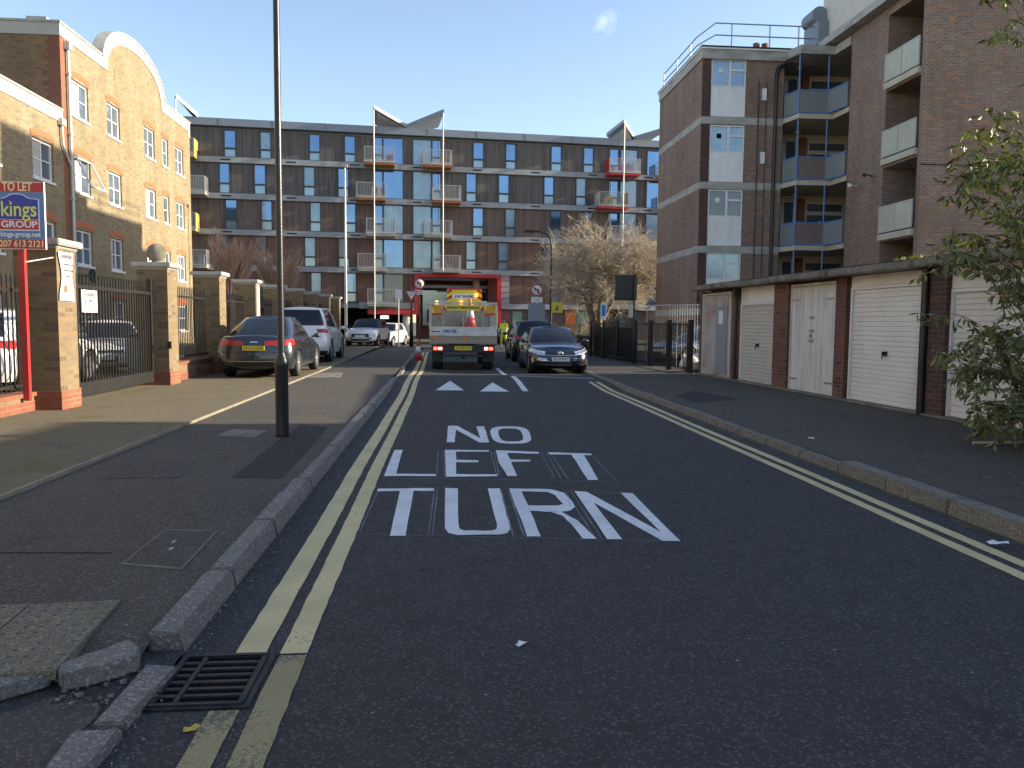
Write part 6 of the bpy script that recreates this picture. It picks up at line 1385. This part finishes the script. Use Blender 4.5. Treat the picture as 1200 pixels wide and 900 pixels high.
# roof board and beacons behind cab
b = MB(); b.box(-.50, .72, 3.10, 3.16, 2.02, 2.68); rb = b.build('roof_sign_board', M['s_yel'], lo)
b = MB(); b.box(-.30, .52, 3.07, 3.098, 2.30, 2.48); b.build('white_panel', M['s_white'], rb); text('JOB TRAFFIC', .12, 'lettering', M['black'], rb, (.11, 3.06, 2.39), FACE((0, -1)), .70, .001, .002)
b = MB()
for sx in (-1, 1):
    for k in range(3): z = 2.03 + k*.22; xo, xi = .11 + sx*.61, .11 + sx*.43; b.add([(xo, 3.096, z), (xi, 3.096, z+.10), (xi, 3.096, z+.20), (xo, 3.096, z+.10)], [(0,1,2,3)])
b.box(-.50, .72, 3.085, 3.099, 2.63, 2.68); b.build('red_stripe', M['red'], rb)
for x, z, mm in ((.52, 2.38, 'beacon'), (-.85, 2.12, 'beacon'), (.0, 2.12, 'beacon')):
    b = MB(); b.lathe([(.055, 0), (.055, .10), (.03, .13)], 12, (x, 3.0, z)); b.build('beacon', M[mm], lo)
b = MB(); b.box(-.85, .85, 3.17, 3.3, 2.55, 2.61); b.build('light_rail', M['trim'], lo)
for sx in (-1, 1): b = MB(); b.box(sx*HW, sx*(HW+.015), .0, .03, 1.3, 2.0); b.build('side_marker_strip', M['s_yel'], lo)
# cones
def cone(loc, label, s=1, group=None):
    t = thing('traffic_cone', label, 'traffic cone', loc, 0); b = MB(); b.box(-.19*s, .19*s, -.19*s, .19*s, 0, .04*s); b.lathe([(.15*s, .04*s), (.105*s, .25*s)], 18, (0,0,0)); b.build('cone_base', M['red'], t)
    b = MB(); b.lathe([(.105*s, .25*s), (.065*s, .48*s)], 18, (0,0,.001)); b.build('white_band', M['s_white'], t); b = MB(); b.lathe([(.065*s, .48*s), (.028*s, .72*s)], 18, (0,0,.002)); b.build('cone_tip', M['orange'], t); return t
cone((lo.location.x + .22, 24.75 + .22, 1.32 + lo.location.z), 'red and white traffic cone standing in the cage of the lorry', 1.28)
b = MB(); b.box(lo.location.x-.1, lo.location.x+.55, 24.78, 25.35, 1.0+lo.location.z, 1.32+lo.location.z); tag(b.build('plastic_crate', M['tan_alu']), 'crate under the traffic cone in the cage of the lorry', 'crate')
q = onY(497, 395, 30); cone((q.x - .25, 31, .01), 'small red and white cone standing beside the left flank of the lorry', 1.15)
# ================================================================ PEOPLE
def person(loc, rz, label, pose, mats, H=1.74, scale=1):
    """one skinned body; joints in metres, standing figure"""
    V = []; E = []; Rr = []; idx = {}
    def J(n, x, y, z, r, par=None):
        idx[n] = len(V); V.append((x, y, z)); Rr.append(r)
        if par: E.append((idx[par], idx[n]))
    J('pelvis', 0, 0, .93, .15); J('waist', 0, 0, 1.08, .145, 'pelvis'); J('chest', 0, .02, 1.30, .165, 'waist'); J('neckb', 0, .01, 1.45, .085, 'chest'); J('neck', 0, .02, 1.52, .058, 'neckb'); J('head', 0, .04, 1.62, .092, 'neck'); J('crown', 0, .035, 1.70, .075, 'head')
    for s, n in ((1, 'r'), (-1, 'l')):
        a = pose.get(n + 'arm', (.05, .0)); st = pose.get(n + 'leg', 0)
        J(n+'sh', s*.19, .01, 1.40, .072, 'chest'); J(n+'el', s*(.25+a[0]*.3), -.02+a[1]*.3, 1.13+abs(a[1])*.04, .052, n+'sh'); J(n+'wr', s*(.24+a[0]*.2), .05+a[1], .90+abs(a[1])*.5, .036, n+'el'); J(n+'ha', s*(.23+a[0]*.2), .08+a[1]*1.2, .82+abs(a[1])*.6, .034, n+'wr')
        J(n+'hip', s*.10, 0, .88, .105, 'pelvis'); J(n+'kn', s*.11, .03+st*.5, .49, .075, n+'hip'); J(n+'an', s*.12, -.02+st, .10, .052, n+'kn'); J(n+'to', s*.13, .14+st, .045, .045, n+'an')
    me = bpy.data.meshes.new('person'); me.from_pydata(V, E, []); o = bpy.data.objects.new('person', me); COL.objects.link(o)
    md = o.modifiers.new('s', 'SKIN'); sv_ = me.skin_vertices[0].data
    for i, r in enumerate(Rr): sv_[i].radius = (r, r*.8 if i < 3 else r)
    sv_[0].use_root = True; ms = o.modifiers.new('d', 'SUBSURF'); ms.levels = 2; ms.render_levels = 2
    m2 = bpy.data.meshes.new_from_object(o.evaluated_get(bpy.context.evaluated_depsgraph_get())); o.modifiers.clear(); o.data = m2; m2.materials.clear()
    for m in mats: m2.materials.append(M[m])      # 0 jacket 1 trousers 2 skin 3 shoes
    for p in m2.polygons:
        p.use_smooth = True; c = p.center
        if c.z > 1.49: p.material_index = 2
        elif c.z < .11: p.material_index = 3
        elif abs(c.x) > .19 and (c - Vector(V[idx['rha' if c.x > 0 else 'lha']])).length < .09: p.material_index = 2
        elif c.z < .86 and abs(c.x) < .24: p.material_index = 1
    o.location = loc; o.rotation_euler = (0, 0, rz); o.scale = (scale,)*3; tag(o, label, 'person')
    b = MB(); b.ball((0, .02, 1.685), .098, 10, sx=.95, sz=.95); hb = b.build('hair', M['hair'], o)
    hb.data.transform(Matrix.Translation((0, -.015, .01)))
    # face: nose, eyes, ears
    b = MB(); b.add([(-.015, .125, 1.615), (.015, .125, 1.615), (0, .15, 1.61), (0, .125, 1.65)], [(0,1,2),(0,2,3),(1,3,2)]); b.build('nose', M['skin'], o)
    for s in (-1, 1):
        b = MB(); b.ball((s*.033, .118, 1.645), .011, 6); b.build('eye', M['hair'], o); b = MB(); b.ball((s*.095, .03, 1.63), .022, 6, sx=.5); b.build('ear', M['skin'], o)
        hp = Vector(V[idx['rha' if s > 0 else 'lha']]); b = MB()
        for f in range(4): x = hp.x + (f-1.5)*.018; b.tube([(x, hp.y+.01, hp.z-.01), (x, hp.y+.03, hp.z-.05), (x, hp.y+.025, hp.z-.085+.008*abs(f-1.5))], [.009, .0085, .006], 5)
        b.tube([(hp.x-s*.02, hp.y+.02, hp.z+.02), (hp.x-s*.045, hp.y+.04, hp.z-.02), (hp.x-s*.04, hp.y+.045, hp.z-.045)], [.011, .01, .007], 5); b.build('fingers', M['skin'], o)
    if pose.get('bands'):
        b = MB()
        for z in (1.0, 1.16): b.lathe([(.205, z-.025), (.208, z), (.205, z+.025)], 16)
        b.v = [(x, y*.78, z) for x, y, z in b.v]; b.build('reflective_band', M['s_white'], o)
    return o
M['skin'] = mat('skin', (.45, .26, .18), .5, var=.05); M['hair'] = mat('dark_hair', (.03, .02, .015), .8, var=.2); M['hivis'] = mat('hi_vis_yellow', (.72, .78, .02), .6, var=.12, vscale=6, bump=.5, bscale=8); M['trous'] = mat('yellow_trousers', (.60, .60, .06), .7, var=.15, vscale=6)
M['palecloth'] = mat('pale_clothing', (.55, .55, .40), .8, var=.1); M['shoe'] = mat('dark_boots', (.02, .02, .02), .7)
q = onY(590.5, 392, 47.5)
person((q.x, 47.5, .0), 2.6, 'person in a yellow high visibility suit standing at the junction right of the lorry', dict(rarm=(.1, .15), larm=(.15, .25), rleg=.10, lleg=-.08, bands=True), ('hivis', 'trous', 'skin', 'shoe'))
q = onY(618, 392, 46.8)
person((q.x, 46.9, .0), 2.2, 'person in pale clothes behind the roof of the black hatchback', dict(rarm=(.05, .05), larm=(.1, .1)), ('palecloth', 'trim', 'skin', 'shoe'))
# ================================================================ TREES
def twig_tree(name, label, loc, seed, trunk_pts, rad, levels, crown, m_bark, m_twig, spread=.9, n1=7, lens=(1.6, 1.1, .7, .45), counts=(7, 6, 6, 5), droop=.0, upb=.2, group=None, minr=.006):
    r_ = random.Random(seed); t = thing(name, label, 'tree', loc, 0, group); tr = MB(); cr = MB()
    def seg(b, a, c, r0, r1, n): b.tube([a, (Vector(a)+Vector(c))/2 + Vector((r_.uniform(-1,1), r_.uniform(-1,1), r_.uniform(-.5,.5)))*(Vector(c)-Vector(a)).length*.07, c], [r0, (r0+r1)/2, r1], n, cap=False)
    def grow(p, d, r, lv):
        L_ = lens[lv] * r_.uniform(.7, 1.25); e = p + d * L_; b = tr if lv == 0 else cr
        r1 = r * .55; seg(b, p, e, r, r1, 6 if lv == 0 else (4 if lv == 1 else 3))
        if lv + 1 >= levels: return
        for k in range(counts[lv]):
            f = r_.uniform(.3, 1.0); q = p.lerp(e, f); v = Vector((r_.gauss(0, 1), r_.gauss(0, 1), r_.gauss(0, .7))).normalized()
            nd_ = (d*(1.0-spread*.45) + v*spread + Vector((0, 0, upb - droop*lv))).normalized()
            out_ = Vector((q.x, q.y, 0)).normalized() * .25; nd_ = (nd_ + out_).normalized()
            grow(q, nd_, max(r1*.7, minr), lv + 1)
    for path, r0, r1 in trunk_pts:
        pts_ = [Vector(q) for q in path]; tr.tube(pts_, [lerp(r0, r1, i/(len(pts_)-1)) for i in range(len(pts_))], 10, cap=False)
    for (p, d, r) in crown: grow(Vector(p), Vector(d).normalized(), r, 0)
    tr.build('trunk', m_bark, t); cr.build('crown', m_twig, t); return t
M['bark_pale'] = mat('flaking_pale_bark', (.30, .24, .16), .9, var=.3, vscale=3, col2=(.10, .08, .055), bump=.5, bscale=20)
M['twig_pale'] = mat('pale_twig', (.46, .385, .29), .85, var=.3, vscale=1.2); M['twig_red'] = mat('brown_twig', (.55, .38, .27), .85, var=.2, vscale=1)
r_ = random.Random(3); crown = []
paths = [([(0,0,-.1),(-.05,0,.6),(-.15,0,1.5),(-.4,.1,2.4),(-.9,.1,3.4)], .26, .12), ([(.12,.1,0),(.25,0,1.0),(.2,-.1,2.0),(.35,-.1,3.2),(.5,0,4.4)], .2, .09), ([(.15,0,1.2),(.6,.1,1.9),(.95,.1,2.7),(1.6,.2,3.3)], .13, .08), ([(-.15,0,1.5),(-.1,.5,2.6),(0,.9,3.6)], .12, .07)]
for k in range(38):
    a = r_.uniform(0, 2*PI); base = r_.choice([(-.9,.1,3.3),(.5,0,4.3),(.4,0,4.4),(1.6,.2,3.2),(0,.9,3.5),(-.4,.1,2.6),(.35,-.1,3.3)]); el = r_.uniform(-.15, .95)
    crown.append((base, (math.cos(a), math.sin(a), el), .055))
twig_tree('bare_tree', 'large bare tree with dense pale sunlit twigs before the timber clad block', (8.5, 44.3, .09), 11, paths, .2, 4, crown, M['bark_pale'], M['twig_pale'], .85, lens=(2.25, 1.3, .85, .55), counts=(8, 7, 6, 0), droop=.07, upb=.20, minr=.008)
def brush(x, y, H, W_, seed, label):
    r_ = random.Random(seed); crown = []
    for k in range(16): a = r_.uniform(0, 2*PI); s = r_.uniform(.05, .42); crown.append(((0, 0, H*.42 + r_.uniform(-.3, .3)), (math.cos(a)*s, math.sin(a)*s, 1), .03))
    twig_tree('pollard_tree', label, (x, y, .1), seed, [([(0,0,0),(0,.02,H*.25),(0,0,H*.5)], .11, .08)], .1, 4, crown, M['twig_red'], M['twig_red'], .35, lens=(H*.27, H*.18, H*.13, H*.1), counts=(6, 5, 5, 0), upb=.75, minr=.008, group='small bare trees behind the left wall')
brush(-8.1, 31.5, 4.4, 1.5, 21, 'bare brush-shaped young tree behind the fourth brick pier'); brush(-7.35, 36.5, 4.3, 1.4, 22, 'bare brush-shaped young tree just right of the lamp post')
# near shrub on the right
M['leaf'] = leafmat('shrub_leaf', (.07, .095, .03), (.20, .20, .07)); M['leaf_y'] = leafmat('yellow_green_and_sunlit_leaf', (.42, .40, .05), (.20, .24, .05)); M['stem'] = mat('shrub_stem', (.16, .12, .07), .8, var=.3)
sh_ = thing('shrub', 'leafy green shrub with sunlit yellow coloured into its upper leaves and arching stems reaching over the nearest garage doors', 'shrub', (7.05, 8.3, .09))
r_ = random.Random(31); stm = MB(); lf = MB(); ly = MB()
def leaf(b, p, d, s, w_):
    d = d.normalized(); n = d.cross(Vector((r_.gauss(0,1), r_.gauss(0,1), r_.gauss(0,1)))).normalized(); up = d.cross(n); q = p + d*s
    m_ = p + d*s*.45; b.add([p, m_ + n*w_ + up*w_*.3, q, m_ - n*w_ + up*w_*.3, m_], [(0,1,4),(1,2,4),(2,3,4),(3,0,4)])
tips = []
for k in range(80):
    px = r_.uniform(1078, 1260) if k > 5 else r_.uniform(1150, 1230); py = r_.uniform(135, 515) if k > 5 else r_.uniform(-10, 60); Yt = r_.uniform(7.9, 9.6)
    if k > 5:   # crown outline: widest around mid height
        lim = tab([(130, 1150), (200, 1115), (260, 1100), (330, 1080), (400, 1072), (425, 1110), (470, 1135), (520, 1150)], py); px = max(px, lim + r_.uniform(0, 14))
    tips.append(onY(px, py, Yt))
for tp_ in tips:
    p0 = Vector((7.0 + r_.uniform(-.15, .2), 8.2 + r_.uniform(-.25, .25), .1)); top = Vector((lerp(p0.x, tp_.x, .45), lerp(p0.y, tp_.y, .5), max(tp_.z + r_.uniform(.15, .6), .9)))
    pts_ = []
    for i in range(13): t = i/12; pts_.append(p0*(1-t)**2 + top*2*t*(1-t)*1.0 + tp_*t*t)
    stm.tube(pts_, [lerp(.011, .0025, i/12) for i in range(13)], 4, cap=False)
    for i in range(4, 13):
        for c in range(2):
            if r_.random() < .55 or i > 9:
                side = Vector((r_.gauss(0,1), r_.gauss(0,1), r_.gauss(-.3,.6))).normalized(); a = pts_[i] ; Ls = r_.uniform(.08, .24); e = a + side*Ls; stm.tube([a, e], [.003, .0015], 3, cap=False)
                nl_ = r_.randint(4, 8)
                for j in range(nl_):
                    q_ = a.lerp(e, (j+1)/nl_); dv = (side*.5 + Vector((r_.gauss(0,.6), r_.gauss(0,.6), r_.gauss(-.55,.4))))
                    hy = r_.random() < (.5 if q_.z > 2.3 else .05); leaf(ly if hy else lf, q_, dv, r_.uniform(.08, .16), r_.uniform(.014, .025))  # more yellow higher up: sunlight put into the leaf colour
def loc_build(b, nm, m): b.build(nm, m, sh_, True)
loc_build(stm, 'stems', M['stem']); loc_build(lf, 'green_leaves', M['leaf']); loc_build(ly, 'sunlit_tint_leaves', M['leaf_y'])
b = MB(); b.tube([(6.3, 8.9, .11), (6.6, 8.86, .12), (7.1, 8.8, .13)], [.02, .022, .018], 6); tag(b.build('dead_branch', M['twig_pale']), 'pale broken branch lying on the pavement below the shrub', 'branch')
# moss tuft on garage roof
b = MB(); q = onX(1068, 296, 7.45)
for k in range(160): p = Vector((7.45 + r_.uniform(-.12, .3), q.y + r_.uniform(-.35, .35), 2.56)); leaf(b, p, Vector((r_.gauss(0,.6), r_.gauss(0,.6), 1)), r_.uniform(.03, .10), .008)
tag(b.build('roof_plant_tuft', M['leaf_y']), 'small bright yellow-green plant growing on the edge of the garage roof', 'plant')
